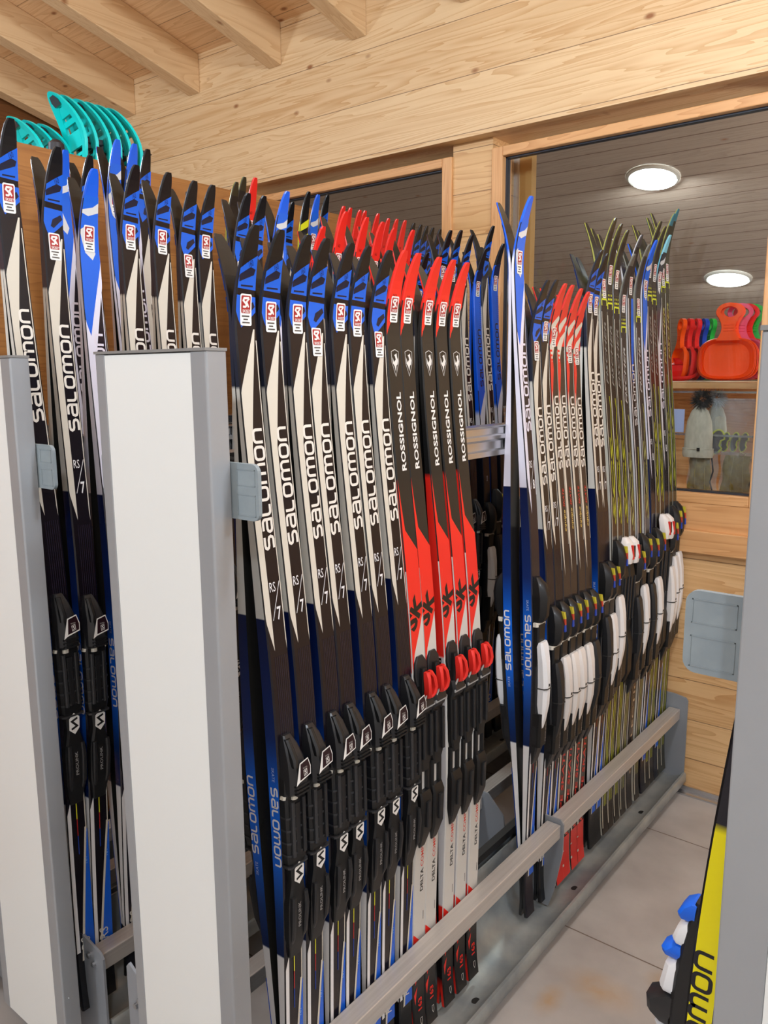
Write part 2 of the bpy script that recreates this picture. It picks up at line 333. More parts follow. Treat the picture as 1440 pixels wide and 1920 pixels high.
class Ski(MB):
    def __init__(k, topc, sidec, basec=(36, 35, 33)):
        super().__init__(); N = 64; R = []
        cuts = [a for a, _ in getattr(sidec, 'stops', [])]+[c+d for c in getattr(topc, 'cuts', []) for d in (-1e-4, 1e-4)]
        for s in sorted(set([round(L0*(i/N)**1.35, 5) for i in range(N+1)]+[round(c, 5) for c in cuts if 0 < c < L0])):
            w_ = wid(s)/2; n = camb(s); t = thick(s); z = L0-s; b = min(.0025, w_*.3)
            R.append((s, [(n, -w_, z), (n+t-b, -w_, z), (n+t, -w_+b, z), (n+t, w_-b, z), (n+t-b, w_, z), (n, w_, z)]))
        for (s0, A), (s1, B) in zip(R, R[1:]):
            cs = [sidec(s0), topc(s0), topc(s0), topc(s0), sidec(s0), basec]; ce = [sidec(s1), topc(s1), topc(s1), topc(s1), sidec(s1), basec]
            for j in range(6):
                l = (j+1) % 6; k.poly([A[j], B[j], B[l], A[l]], [cs[j], ce[j], ce[j], cs[j]])
        k.poly(R[0][1], topc(0)); k.poly(R[-1][1][::-1], topc(L0))
        k.h = .0
    def lay(k): k.h += .00018
    def band(k, pts, c, fn):
        """convex (u,s) polygon cut into short bands and laid on the sheet"""
        ss = [p[1] for p in pts]; a, b = min(ss), max(ss)
        if b-a < .02: k.poly([fn(p[0], p[1]) for p in pts], c); return
        st = .012 if a < .2 else .05
        n = max(1, int((b-a)/st+.999))
        for i in range(n):
            lo, hi = a+(b-a)*i/n, a+(b-a)*(i+1)/n; P = pts
            for lim, sg in ((lo, 1), (hi, -1)):
                Q = []
                for j in range(len(P)):
                    p, q = P[j], P[(j+1) % len(P)]; ip, iq = sg*(p[1]-lim) >= -1e-9, sg*(q[1]-lim) >= -1e-9
                    if ip: Q.append(p)
                    if ip != iq and abs(q[1]-p[1]) > 1e-12:
                        t = (lim-p[1])/(q[1]-p[1]); Q.append((p[0]+(q[0]-p[0])*t, lim))
                P = Q
                if len(P) < 3: break
            if len(P) >= 3: k.poly([fn(*p) for p in P], c)
    def t(k, pts, c):
        """flat top-sheet decal; points outside the sheet's edge are pulled onto it"""
        def fn(u, s):
            w_ = wid(s)/2-.0008; return top(max(-w_, min(w_, u)), s, k.h)
        k.band(pts, c, fn)
    def tq(k, s0, s1, u0, u1, c): k.t([(u0, s0), (u1, s0), (u1, s1), (u0, s1)], c)
    def side(k, pts, c):
        """decal on both side walls; v from 0 base to 1 top"""
        for sg in (-1, 1):
            k.band([(p[0], p[1]) for p in pts], c, lambda v, s: (camb(s)+thick(s)*v, sg*(wid(s)/2+k.h+.0001), L0-s))
    def text_top(k, polys, s0, u0, hgt, c, slant=0):
        """reads towards the tip, capitals' feet to the right"""
        for P in polys: k.t([(u0-(b)*hgt, s0-(a+slant*b)*hgt) for a, b in P], c)
    def text_flat(k, polys, s0, u0, hgt, c, sx=1, rot=0):
        """reads across the ski, left to right"""
        cr, sr = math.cos(rot), math.sin(rot)
        for P in polys:
            k.t([(u0+(a*sx*cr-b*sr)*hgt, s0-(a*sx*sr+b*cr)*hgt) for a, b in P], c)
    def text_down(k, polys, s0, v0, hgt, c):
        for P in polys:
            k.band([(v0+b*hgt, s0+a*hgt) for a, b in P], c, lambda v, s: (camb(s)+v, -(wid(s)/2+k.h+.0001), L0-s))
    def text_upside(k, polys, s0, v0, hgt, c):
        for P in polys:
            k.band([(v0+b*hgt, s0-a*hgt) for a, b in P], c, lambda v, s: (camb(s)+v, (wid(s)/2+k.h+.0001), L0-s))

# lettering: rounded logo alphabet drawn as strokes, and the built-in face for the rest
def stroke(pts, w_, closed=False):
    n = len(pts); out = []; V = [Vector(p) for p in pts]; off = []
    for i in range(n):
        a = V[i-1] if (i > 0 or closed) else None; b = V[(i+1) % n] if (i < n-1 or closed) else None
        d1 = (V[i]-a).normalized() if a is not None else None; d2 = (b-V[i]).normalized() if b is not None else None
        d = ((d1 or d2)+(d2 or d1)); d = d.normalized() if d.length > 1e-6 else (d1 or d2)
        nn = Vector((-d.y, d.x)); r = d1 or d2; m = 1/max(.5, abs(nn.dot(Vector((-r.y, r.x))))); off.append(nn*(w_/2*m))
    for i in range(n if closed else n-1):
        j = (i+1) % n; out.append([tuple(V[i]-off[i]), tuple(V[j]-off[j]), tuple(V[j]+off[j]), tuple(V[i]+off[i])])
    return out
def arc(cx, cy, rx, ry, a0, a1, n=4): return [(cx+rx*math.cos(math.radians(a0+(a1-a0)*i/n)), cy+ry*math.sin(math.radians(a0+(a1-a0)*i/n))) for i in range(n+1)]
def logo_text(word, w_=.2, gap=.40):
    x = 0; out = []; r = .3
    for ch in word:
        G = []
        if ch == 's': G = [([(1.0, 1)]+arc(r, 1-.23, r, .23, 90, 270)+arc(1.05-r, .27, r, .27, 90, -90)+[(0.02, 0)], False)]; W = 1.05
        elif ch == 'a': G = [([(.1, 1)]+arc(1.05-r, 1-r, r, r, 90, 0)+[(1.05, 0)]+arc(.25, .27, .27, .27, 270, 90)+[(1.05, .54)], False)]; W = 1.05
        elif ch == 'l': G = [([(0, 1)]+arc(r, r, r, r, 180, 270)+[(.85, 0)], False)]; W = .85
        elif ch == 'o': G = [(arc(1.05-r, 1-r, r, r, 0, 90)+arc(r, 1-r, r, r, 90, 180)+arc(r, r, r, r, 180, 270)+arc(1.05-r, r, r, r, 270, 360), True)]; W = 1.05
        elif ch == 'm': G = [([(0, 0)]+arc(r, 1-r, r, r, 180, 90)+arc(.78-r, 1-r, r, r, 90, 0)+[(.78, 0)], False), (arc(.78+r, 1-r, r, r, 180, 90)+arc(1.56-r, 1-r, r, r, 90, 0)+[(1.56, 0)], False)]; W = 1.56
        elif ch == 'n': G = [([(0, 0)]+arc(r, 1-r, r, r, 180, 90)+arc(1.05-r, 1-r, r, r, 90, 0)+[(1.05, 0)], False)]; W = 1.05
        for P, cl in G: out += [[(a+x, b) for a, b in q] for q in stroke(P, w_, cl)]
        x += W+gap
    return out
def font_text(word, bold=0., shear=0., space=1., align='LEFT'):
    cu = bpy.data.curves.new('lettering', 'FONT'); cu.body = word; cu.size = 1.4; cu.offset = bold; cu.shear = shear; cu.space_character = space; cu.resolution_u = 2
    o = bpy.data.objects.new('lettering', cu); COL.objects.link(o); dg = bpy.context.evaluated_depsgraph_get(); dg.update()
    me = o.evaluated_get(dg).to_mesh(); me.calc_loop_triangles()
    out = [[(me.vertices[i].co.x, me.vertices[i].co.y) for i in t.vertices] for t in me.loop_triangles]
    bpy.data.objects.remove(o); bpy.data.curves.remove(cu)
    x0 = min(p[0] for P in out for p in P); x1 = max(p[0] for P in out for p in P)
    y1 = max(p[1] for P in out for p in P)
    return [[((p[0]-x0), p[1]/y1) for p in P] for P in out], (x1-x0)
LOGO = logo_text('salomon', .25, .42); LOGO_W = 9.96
def fit(word, length, hgt, **k):
    """font text stretched to a given length in units of its height"""
    P, W_ = font_text(word, **k); f = length/hgt/W_
    return [[(a*f, b) for a, b in q] for q in P]
ROSSI = fit('ROSSIGNOL', .150, .0135, bold=.035); DELTA = fit('DELTA', .052, .0095, bold=.03); COMP = fit('COMP', .045, .0095, bold=.01)
RS = fit('RS', .0125, .0155); SEVEN = fit('7', .0085, .0205, bold=.025); EIGHT = fit('8', .009, .0205, bold=.02)
SKT, _ = font_text('SK', bold=.06); SKATE = fit('SKATE', .028, .007); BIGRS, _ = font_text('RS', shear=.25)
FISCH = fit('FISCHER', .155, .012, bold=.02, shear=.3); EQ = fit('equipe', .05, .008, shear=.3, bold=.02); EQ2 = fit('SKATE', .045, .008, shear=.3, bold=.02)
N163 = fit('163', .030, .013, bold=.04); SIZE = fit('161', .018, .007); PROL = fit('PROLINK', .045, .006)
MONO = fit('SALOMON', .009, .0022)
SKISET = fit('SKISET', .0125, .0035, bold=.02); S_LOGO = stroke([(.78, .95), (.3, .78), (.25, .62), (.72, .4), (.72, .24), (.2, .05)], .17)
def gradc(stops):
    def f(s):
        for (a, ca), (b, cb) in zip(stops, stops[1:]):
            if s <= b: t = max(0, min(1, (s-a)/(b-a))); return tuple(ca[i]+(cb[i]-ca[i])*t for i in range(3))
        return stops[-1][1]
    f.stops = stops
    return f
def flat(*q):
    """top sheet in plain lengths: colour, end, colour, end, ... colour"""
    def f(s):
        for c, e in zip(q[::2], q[1::2]):
            if s < e: return c
        return q[-1]
    f.cuts = list(q[1::2]); return f
BLK = (19, 15, 22); BEIGE = (205, 198, 184); WHT = (226, 224, 224); SBLUE = (24, 92, 205); NAVY = (10, 22, 62)
BLUESIDE = [(.62, (12, 24, 66)), (.80, (14, 40, 100)), (.90, (20, 104, 220)), (1.02, (22, 96, 205)), (1.12, (14, 50, 110)), (1.19, (10, 30, 74))]

def side_text_blue(k, s0=.885, hgt=.0135):
    k.text_down(SKATE, s0-.035, .010, .006, (170, 190, 225)); k.text_upside(SKATE, s0+.175, .010, .006, (170, 190, 225))
    k.text_down(LOGO, s0, .0065, hgt, WHT); k.text_upside(LOGO, s0+.135, .0065, hgt, WHT)
def rs_lower(k, blue=SBLUE, strip=BEIGE):
    k.lay()
    k.t([(-.022, 1.215), (-.0125, 1.19), (-.0125, 1.50), (-.022, 1.50)], WHT)
    k.t([(.0165, 1.18), (.0185, 1.18), (.0185, 1.26), (.0165, 1.26)], strip)
    k.t([(.0145, 1.25), (.019, 1.25), (-.0045, 1.52), (-.010, 1.52)], strip)
    k.t([(.019, 1.255), (.022, 1.255), (.022, 1.52), (-.0045, 1.52)], blue)
    k.tq(1.195, 1.228, -.0012, .0008, (225, 220, 50)); k.tq(1.228, 1.262, -.0012, .0008, (170, 40, 36)); k.tq(1.262, 1.30, -.0012, .0008, (30, 60, 150))
    k.lay(); k.text_top([[(a*.9, b) for a, b in P] for P in BIGRS], 1.50, .010, .020, (214, 210, 200))
    k.text_top(SIZE, 1.325, .016, .005, (120, 170, 230))
def make_s7():
    k = Ski(flat((20, 20, 22), .045, BLK, 1.51, (24, 24, 27)), gradc([(.0, (40, 44, 60)), (.235, (40, 44, 60)), (.24, (205, 203, 196)), (.60, (205, 203, 196)), (.602, (12, 24, 66))]+BLUESIDE+[(1.193, WHT), (1.50, WHT), (1.503, (24, 24, 27)), (1.62, (24, 24, 27))]))
    k.lay()
    # blue block with dark hooks
    k.t([(-.022, .062), (-.002, .050), (.022, .040), (.022, .090), (-.022, .088)], SBLUE)
    k.t([(-.022, .098), (.022, .100), (.022, .122), (-.010, .146), (-.022, .120)], SBLUE)
    k.lay()
    k.t([(-.020, .071), (.004, .057), (.014, .060), (.012, .068), (-.016, .079)], (22, 26, 48))
    k.t([(-.006, .128), (-.002, .116), (.014, .107), (.018, .114), (.0, .131)], (22, 26, 48))
    k.tq(.083, .0855, -.012, .012, (22, 26, 48))
    P163, _ = font_text('160'); k.text_flat(P163, .058, .001, .009, (18, 24, 60), sx=.55, rot=.4)
    # wedge, strip, arrow
    k.t([(.0135, .148), (.0165, .148), (-.0085, .330), (-.022, .245)], BEIGE); k.t([(-.022, .245), (-.0085, .330), (-.0085, .655), (-.022, .600)], BEIGE)
    k.tq(.165, .640, .0168, .0186, BEIGE); k.t([(.0168, .64), (.0186, .64), (.0184, .658)], BEIGE)
    k.lay()
    k.text_top(LOGO, .491, .0135, .0185, (222, 216, 206))
    k.text_flat(RS, .560, -.006, .0155, WHT); k.text_flat(SEVEN, .606, .0045, .0205, WHT)
    k.t([(.0150, .545), (.0162, .545), (-.0045, .606), (-.0057, .606)], WHT)
    for i in range(7): k.tq(.665, .80, -.010+i*.0042, -.0094+i*.0042, (52, 44, 62))
    side_text_blue(k); rs_lower(k); return k.mesh('racing_ski', [M['ski']], merge=True)
def make_b8(tipc=(30, 92, 214), bl=(30, 96, 210), side=(214, 212, 226)):
    k = Ski(flat(tipc, .05, (28, 24, 34)), gradc([(.0, tipc), (.10, tipc), (.12, side), (.60, side), (.602, NAVY)]+BLUESIDE+[(1.193, WHT), (1.50, WHT), (1.503, (24, 24, 27)), (1.62, (24, 24, 27))]))
    k.lay()
    k.t([(-.022, .045), (.022, .045), (.022, .16), (-.012, .36), (-.022, .25)], bl)
    k.lay(); k.t([(-.022, .070), (.004, .064), (.022, .055), (.022, .072), (-.004, .080), (-.022, .076)], (206, 206, 206))
    k.t([(-.022, .105), (-.012, .10), (.012, .145), (.005, .158), (-.010, .146)], (206, 206, 206))
    k.t([(.022, .16), (.022, .20), (-.0085, .36), (-.022, .30), (-.022, .27), (-.012, .30)], side)
    k.t([(-.022, .30), (-.0085, .36), (-.0085, .62), (-.022, .58)], side)
    k.t([(-.0085, .62), (-.022, .58), (-.008, .66)], side)
    k.tq(.2, .62, .0172, .0188, side)
    k.lay(); k.text_top(LOGO, .480, .0135, .0180, (214, 208, 220)); k.text_flat(RS, .560, -.006, .0155, WHT); k.text_flat(EIGHT, .606, .0045, .0205, WHT)
    k.t([(.0150, .545), (.0162, .545), (-.0045, .606), (-.0057, .606)], WHT)
    side_text_blue(k); rs_lower(k); return k.mesh('racing_ski', [M['ski']], merge=True)
def make_blu():
    B = (0, 88, 214)
    k = Ski(flat((24, 26, 34), .065, B, .44, (18, 18, 26)), gradc([(0, (24, 26, 34)), (.065, (24, 26, 34)), (.07, (10, 90, 225)), (.50, (10, 80, 210)), (.52, (200, 202, 214)), (.60, (200, 202, 214)), (.61, (16, 18, 28)), (1.62, (16, 18, 28))]))
    k.lay(); k.t([(-.022, .07), (.022, .055), (.022, .10), (-.002, .115), (-.022, .10)], (18, 30, 70))
    k.t([(-.022, .44), (.022, .44), (-.022, .52)], B); k.t([(.022, .44), (.022, .47), (-.014, .64), (-.022, .62), (-.022, .52)], (200, 202, 214))
    for i in range(14): k.t([(.008, .16+i*.006), (.022, .157+i*.006), (.022, .1585+i*.006), (.008, .1615+i*.006)], (12, 50, 150))
    k.lay(); k.text_top(LOGO, .425, .0135, .0175, (14, 20, 50)); P, _ = font_text('RS8'); k.text_top(P, .73, .006, .008, (150, 150, 160))
    return k.mesh('racing_ski', [M['ski']], merge=True)
def make_r(tipc=(226, 44, 34)):
    RED = tipc
    k = Ski(flat(RED, .084, (34, 33, 32), .60, (200, 196, 190), 1.43, (26, 24, 25)), gradc([(0, RED), (.09, RED), (.10, (30, 30, 30)), (.42, (30, 30, 30)), (.43, RED), (.80, RED), (.805, (212, 210, 212)), (1.37, (212, 210, 212)), (1.375, RED), (1.43, RED), (1.432, (26, 24, 25)), (1.55, (26, 24, 25)), (1.58, RED), (1.62, RED)]))
    k.lay()
    k.t([(-.022, .083), (.022, .083), (.006, .10), (-.022, .150)], RED)
    k.t([(-.022, .42), (-.0125, .52), (-.0125, .765), (-.022, .80)], RED); k.t([(-.0125, .52), (.022, .563), (.022, .69), (-.0125, .765)], RED)
    k.t([(-.022, 1.375), (.022, 1.42), (.022, 1.43), (-.022, 1.43)], RED)
    k.lay()
    P163, _ = font_text('163'); k.text_flat(P163, .082, -.008, .007, (50, 16, 14), sx=.8)
    # shield with a crowing bird
    sh = [(-.011, .180), (.0, .176), (.011, .180), (.0105, .200), (.0, .226), (-.0105, .200)]
    for q in stroke([(a, b) for a, b in sh], .0011, True): k.t([tuple(p) for p in q], (200, 196, 190))
    for q in ([(-.001, .186), (.005, .183), (.006, .190), (.002, .196)], [(.006, .190), (.002, .196), (.006, .205), (.009, .196)], [(.002, .194), (-.004, .200), (-.002, .210), (.006, .204)], [(-.004, .200), (-.008, .190), (-.0075, .202), (-.002, .208)], [(-.002, .208), (.0, .217), (.003, .207)], [(-.003, .186), (-.001, .186), (0, .189)]): k.t(q, (214, 210, 204))
    k.text_top(ROSSI, .406, .010, .0135, (230, 226, 220))
    k.text_flat(SKT, .722, -.010, .036, (24, 22, 22), sx=1.15, rot=.95)
    k.text_top(DELTA, 1.285, .0095, .0095, (30, 28, 28)); k.text_top(COMP, 1.228, .0095, .0095, (214, 70, 56))
    k.tq(1.335, 1.355, .012, .0135, (60, 58, 56))
    # tail graphics
    k.t([(-.020, 1.44), (.006, 1.45), (-.012, 1.50)], RED); k.t([(.008, 1.45), (.020, 1.44), (.018, 1.475)], RED); k.t([(-.018, 1.52), (-.006, 1.505), (-.014, 1.545)], RED)
    k.text_top(N163, 1.566, .009, .013, RED)
    for q in stroke([(-.004+.006, 1.585), (.002+.006, 1.585), (.002+.006, 1.595), (-.001+.006, 1.601), (-.004+.006, 1.595)], .001, True): k.t([tuple(p) for p in q], (220, 216, 210))
    rw = fit('ROSSIGNOL', .17, .011, bold=.03); k.text_down(rw, .805, .006, .011, (24, 22, 22)); k.text_upside(rw, .975, .006, .011, (24, 22, 22))
    dl = fit('DELTA', .06, .009, bold=.02); k.text_down(dl, 1.10, .005, .009, (200, 36, 30)); k.text_upside(dl, 1.16, .005, .009, (200, 36, 30))
    return k.mesh('racing_ski', [M['ski']], merge=True)
def make_w():
    RED = (214, 52, 44); D = (44, 36, 36)
    k = Ski(flat(RED, .06, D), gradc([(0, RED), (.09, RED), (.095, (206, 200, 190)), (.72, (206, 200, 190)), (.725, (52, 46, 46)), (1.15, (52, 46, 46)), (1.16, (206, 200, 184)), (1.62, (206, 200, 184))]))
    k.lay(); k.tq(.055, .15, -.022, .022, RED)
    k.lay(); k.t([(-.022, .100), (.012, .075), (.022, .080), (-.010, .118)], BEIGE); k.t([(-.022, .150), (-.004, .128), (.022, .112), (.022, .122), (.004, .150), (-.012, .19)], BEIGE)
    k.t([(-.022, .15), (-.010, .15), (-.004, .21), (-.016, .29), (-.022, .30)], RED); k.t([(-.022, .30), (-.016, .26), (-.0105, .30), (-.0105, .70), (-.022, .64)], BEIGE)
    k.t([(-.0105, .70), (-.022, .64), (-.009, .74)], BEIGE); k.tq(.16, .66, .0165, .0185, BEIGE)
    k.lay(); k.text_top(LOGO, .46, .0135, .0180, (222, 216, 206)); k.text_top(EQ, .625, .010, .009, (208, 178, 96)); k.text_top(EQ2, .562, .010, .009, (190, 60, 50))
    k.t([(-.022, 1.16), (-.012, 1.16), (-.012, 1.62), (-.022, 1.62)], BEIGE)
    k.lay(); e = fit('EQUIPE SKATE', .26, .014, bold=.03, shear=.2); k.text_top(e, 1.50, .010, .015, (206, 60, 50)); k.tq(1.50, 1.62, -.022, .022, RED)
    return k.mesh('racing_ski', [M['ski']], merge=True)
def make_f(tipc=(60, 52, 34), bod=(44, 36, 30), yel=(164, 168, 44), let=(130, 130, 124), sidec=(188, 186, 176), edge=(150, 150, 70)):
    k = Ski(flat(tipc, .03, bod), gradc([(0, edge), (.20, edge), (.22, sidec), (.85, sidec), (.86, (60, 54, 48)), (1.2, (60, 54, 48)), (1.21, (196, 190, 176)), (1.62, (196, 190, 176))]))
    k.lay(); k.t([(-.016, .155), (.016, .155), (.014, .205), (-.014, .205)], bod)
    k.tq(.190, .205, -.019, .019, (206, 214, 40))
    for u in (-.011, 0, .011): k.t([(u-.0055, .190), (u+.0055, .190), (u, .160)], (206, 214, 40))
    k.lay()
    for u in (-.006, .006): k.t([(u-.0045, .192), (u+.0045, .192), (u, .204)], (40, 40, 30))
    k.text_top(FISCH, .40, .006, .012, let)
    k.tq(.22, .85, -.021, -.0165, sidec); k.tq(.22, .85, .0165, .019, (150, 150, 130))
    for q in stroke([(.006, .43), (.012, .46), (.004, .52), (.010, .60), (.004, .66), (.010, .74)], .004): k.t([tuple(p) for p in q], yel)
    sc = fit('SCS', .24, .020, bold=.03, shear=.3); k.text_top(sc, .76, .010, .019, yel)
    for j in range(2):
        for q in stroke([(-.010+j*.011, 1.20), (-.004+j*.011, 1.24), (-.008+j*.011, 1.36), (-.001+j*.011, 1.40), (-.008+j*.011, 1.44), (-.004+j*.011, 1.54)], .0045): k.t([tuple(p) for p in q], yel)
    k.tq(1.21, 1.60, -.021, -.015, (200, 196, 180))
    return k.mesh('racing_ski', [M['ski']], merge=True)
def make_plain():     # dark ski with silver side, red print low down
    k = Ski(flat((70, 66, 66), .03, (46, 38, 36)), gradc([(0, (190, 190, 194)), (.8, (196, 194, 196)), (.81, (70, 64, 60)), (1.2, (70, 64, 60)), (1.21, (190, 180, 166)), (1.62, (190, 180, 166))]))
    k.lay(); k.tq(.16, .85, -.021, -.014, (196, 194, 196)); k.t([(.004, .16), (.02, .16), (.02, .26), (-.002, .40), (-.006, .34)], SBLUE)
    k.lay(); k.text_top(LOGO, .50, .012, .016, (190, 186, 186)); e = fit('COLLECTION', .3, .012, bold=.02); k.text_top(e, 1.52, .010, .014, (176, 150, 120))
    for q in stroke([(.006, .56), (.0, .70), (.004, .8)], .003): k.t([tuple(p) for p in q], (186, 190, 60))
    return k.mesh('racing_ski', [M['ski']], merge=True)
def make_yb():        # black and yellow striped tip
    k = Ski(lambda s: (20, 20, 20), gradc([(0, (20, 20, 20)), (.07, (20, 20, 20)), (.08, (220, 220, 40)), (.3, (200, 200, 60)), (.31, (30, 30, 30)), (1.62, (30, 30, 30))]))
    k.lay()
    for a in (.070, .105, .14): k.t([(-.022, a+.012), (.022, a-.006), (.022, a+.012), (-.022, a+.028)], (222, 222, 36))
    return k.mesh('racing_ski', [M['ski']], merge=True)
def make_yellow():
    Y = (240, 226, 0)
    k = Ski(lambda s: (22, 20, 22), gradc([(0, (26, 24, 34)), (.645, (26, 24, 34)), (.655, Y), (1.3, Y), (1.32, (26, 24, 34)), (1.62, (26, 24, 34))]))
    k.lay(); k.text_down(LOGO, .790, .0055, .0165, (22, 20, 26)); k.text_upside(LOGO, .955, .0055, .0165, (22, 20, 26))
    return k.mesh('racing_ski', [M['ski']], merge=True)
SKIS = dict(s7=make_s7(), b8=make_b8(), blu=make_blu(), r=make_r(), w=make_w(), f=make_f(), fs=make_f((96, 92, 84), (56, 50, 46), (150, 150, 90), (190, 190, 186), (200, 200, 198), (130, 130, 120)),
            cy=make_b8((130, 196, 214), (60, 60, 66), (206, 204, 208)), fc=make_f((60, 110, 120), (52, 50, 34), (150, 156, 50), (170, 166, 90)), pl=make_plain(), yb=make_yb(), ye=make_yellow())

def make_sticker(s0, narrow=0):
    k = Ski.__new__(Ski); MB.__init__(k); k.h = .0011
    c = -.001; W_ = .0115; H_ = .047
    def rr(u0, u1, a, b, r, col):
        pts = []
        for (cu, cs, q) in ((u1-r, a+r, -90), (u1-r, b-r, 0), (u0+r, b-r, 90), (u0+r, a+r, 180)): pts += arc(cu, cs, r, r, q, q+90, 3)
        k.t(pts, col)
    rr(c-W_, c+W_, s0, s0+H_, .003, (228, 226, 222)); k.h += .0002
    rr(c-W_+.0022, c+W_-.0022, s0+.0025, s0+.0285, .002, (158, 40, 40)); k.h += .0002
    P = stroke([(.006, .006), (-.004, .0065), (-.0055, .010), (-.001, .0135), (.0015, .0165), (-.001, .019), (-.006, .019)], .0032)
    P += stroke([(.0065, .0065), (.001, .0115), (.0055, .0195)], .0028)
    for q in P: k.t([(c+a, s0+b) for a, b in q], (226, 220, 216))
    k.text_flat(SKISET, s0+.0275, c-.0068, .0045, (226, 220, 216))
    for i, (a, b) in enumerate(((-.008, .007), (-.005, .004), (-.0075, .0075))): k.tq(s0+.0318+i*.0048, s0+.0338+i*.0048, c+a, c+b, (70, 66, 64))
    return k.mesh('rental_sticker', [M['sticker']], merge=True)
STK = [make_sticker(.096), make_sticker(.104), make_sticker(.140), make_sticker(.079)]

# ------------------------------------------------------------------ bindings, in ski coordinates
def loft(mb, secs, c, m=0, bev=.25):
    """solid along the ski: sections (s, width, x_bottom, x_top, centre)"""
    R = []
    for q in secs:
        s, w_, xa, xb = q[:4]; cy = q[4] if len(q) > 4 else 0
        base = camb(s)+thick(s); b = min(w_, xb-xa)*bev; z = L0-s; h = w_/2
        R.append([(base+xa, cy-h, z), (base+xb-b, cy-h, z), (base+xb, cy-h+b, z), (base+xb, cy+h-b, z), (base+xb-b, cy+h, z), (base+xa, cy+h, z)])
    for A, B in zip(R, R[1:]):
        for j in range(6): l = (j+1) % 6; mb.poly([A[j], B[j], B[l], A[l]], c)
    mb.poly(R[0], c); mb.poly(R[-1][::-1], c)
def on(mb, pts, x, c):
    """flat decal standing x above the top sheet"""
    mb.poly([(camb(s)+thick(s)+(x if not callable(x) else x(s)), u, L0-s) for u, s in pts], c)
B1, B2, B3 = (22, 22, 23), (34, 34, 36), (48, 48, 50)
def bind_p():
    out = []; mb = MB()
    loft(mb, [(.865, .040, -.001, .014), (.90, .046, -.001, .016), (1.0, .044, -.001, .016), (1.015, .040, -.001, .014)], B1)
    loft(mb, [(.903, .007, .014, .023, -.013), (1.0, .007, .014, .022, -.013)], B3); loft(mb, [(.903, .007, .014, .023, .012), (1.0, .007, .014, .022, .012)], B2)
    loft(mb, [(.91, .012, .014, .019), (1.0, .010, .014, .018)], (28, 28, 30))
    loft(mb, [(1.0, .042, -.001, .013), (1.02, .030, -.001, .015), (1.05, .026, -.001, .014), (1.07, .034, -.001, .014), (1.09, .042, -.001, .015), (1.15, .042, -.001, .013), (1.17, .034, -.001, .009), (1.195, .026, -.001, .004)], B1)
    for i in range(5): loft(mb, [(.93+i*.022, .046, .0, .0175), (.933+i*.022, .046, .0, .0175)], B3)
    for sg in (-1, 1):
        loft(mb, [(1.075, .008, .010, .019, sg*.014), (1.10, .010, .010, .021, sg*.015), (1.15, .009, .008, .017, sg*.014), (1.165, .006, .004, .010, sg*.012)], B2)
    hx = [(-.0, 1.018), (.0095, 1.026), (.0085, 1.044), (.0, 1.053), (-.0095, 1.044), (-.0085, 1.026)]
    hx = [(a*1.2, 1.0355+(b-1.0355)*1.15) for a, b in hx]
    on(mb, hx, .0158, (222, 220, 216))
    for q in stroke([(.0068, 1.026), (-.0052, 1.030), (.0052, 1.041), (-.0068, 1.045)], .0040): on(mb, q, .0161, B1)
    for P in PROL: on(mb, [(.003-b*.006, 1.135-a*.006) for a, b in P], .0152, (170, 168, 166))
    out.append(('binding', mb, None))
    mb = MB()   # toe lever
    loft(mb, [(.795, .016, .0, .006, -.003), (.812, .028, .0, .018, -.002), (.835, .036, .0, .028), (.862, .040, .0, .033), (.888, .040, .0, .032), (.893, .036, .0, .024)], B2, bev=.3)
    loft(mb, [(.800, .010, .005, .014, -.007), (.83, .012, .020, .032, -.009), (.842, .010, .026, .034, -.011)], B1, bev=.3)
    for i in range(3): loft(mb, [(.873+i*.0065, .030, .028, .0355), (.876+i*.0065, .030, .028, .0355)], B1)
    X = .0345
    on(mb, [(-.0155, .872), (-.006, .836), (.013, .832), (.0185, .848), (.0180, .862), (-.008, .868)], X, (226, 224, 220))
    on(mb, [(-.007, .865), (-.0045, .838), (.0122, .834), (.0170, .849), (.0165, .860)], X+.0003, (36, 14, 22))
    for q in stroke([(.0015, .8505), (.0085, .849), (.0095, .8585), (.0025, .860)], .0008, True): on(mb, q, X+.0006, (226, 224, 220))
    for q in stroke([(.0078, .8515), (.0040, .8525), (.0074, .8560), (.0040, .8580)], .0013): on(mb, q, X+.0006, (226, 224, 220))
    for P in MONO: on(mb, [(.000+a*.0024, .8475-b*.0024) for a, b in P], X+.0006, (180, 176, 172))
    out.append(('toe_lever', mb, 'binding'))
    mb = MB()   # metal bar across
    loft(mb, [(.893, .048, .004, .0135), (.8985, .050, .003, .0130)], (206, 200, 186)); loft(mb, [(.8895, .010, .010, .024, -.006), (.9005, .012, .008, .022, -.006)], (206, 200, 186))
    out.append(('crossbar', mb, 'binding')); return out
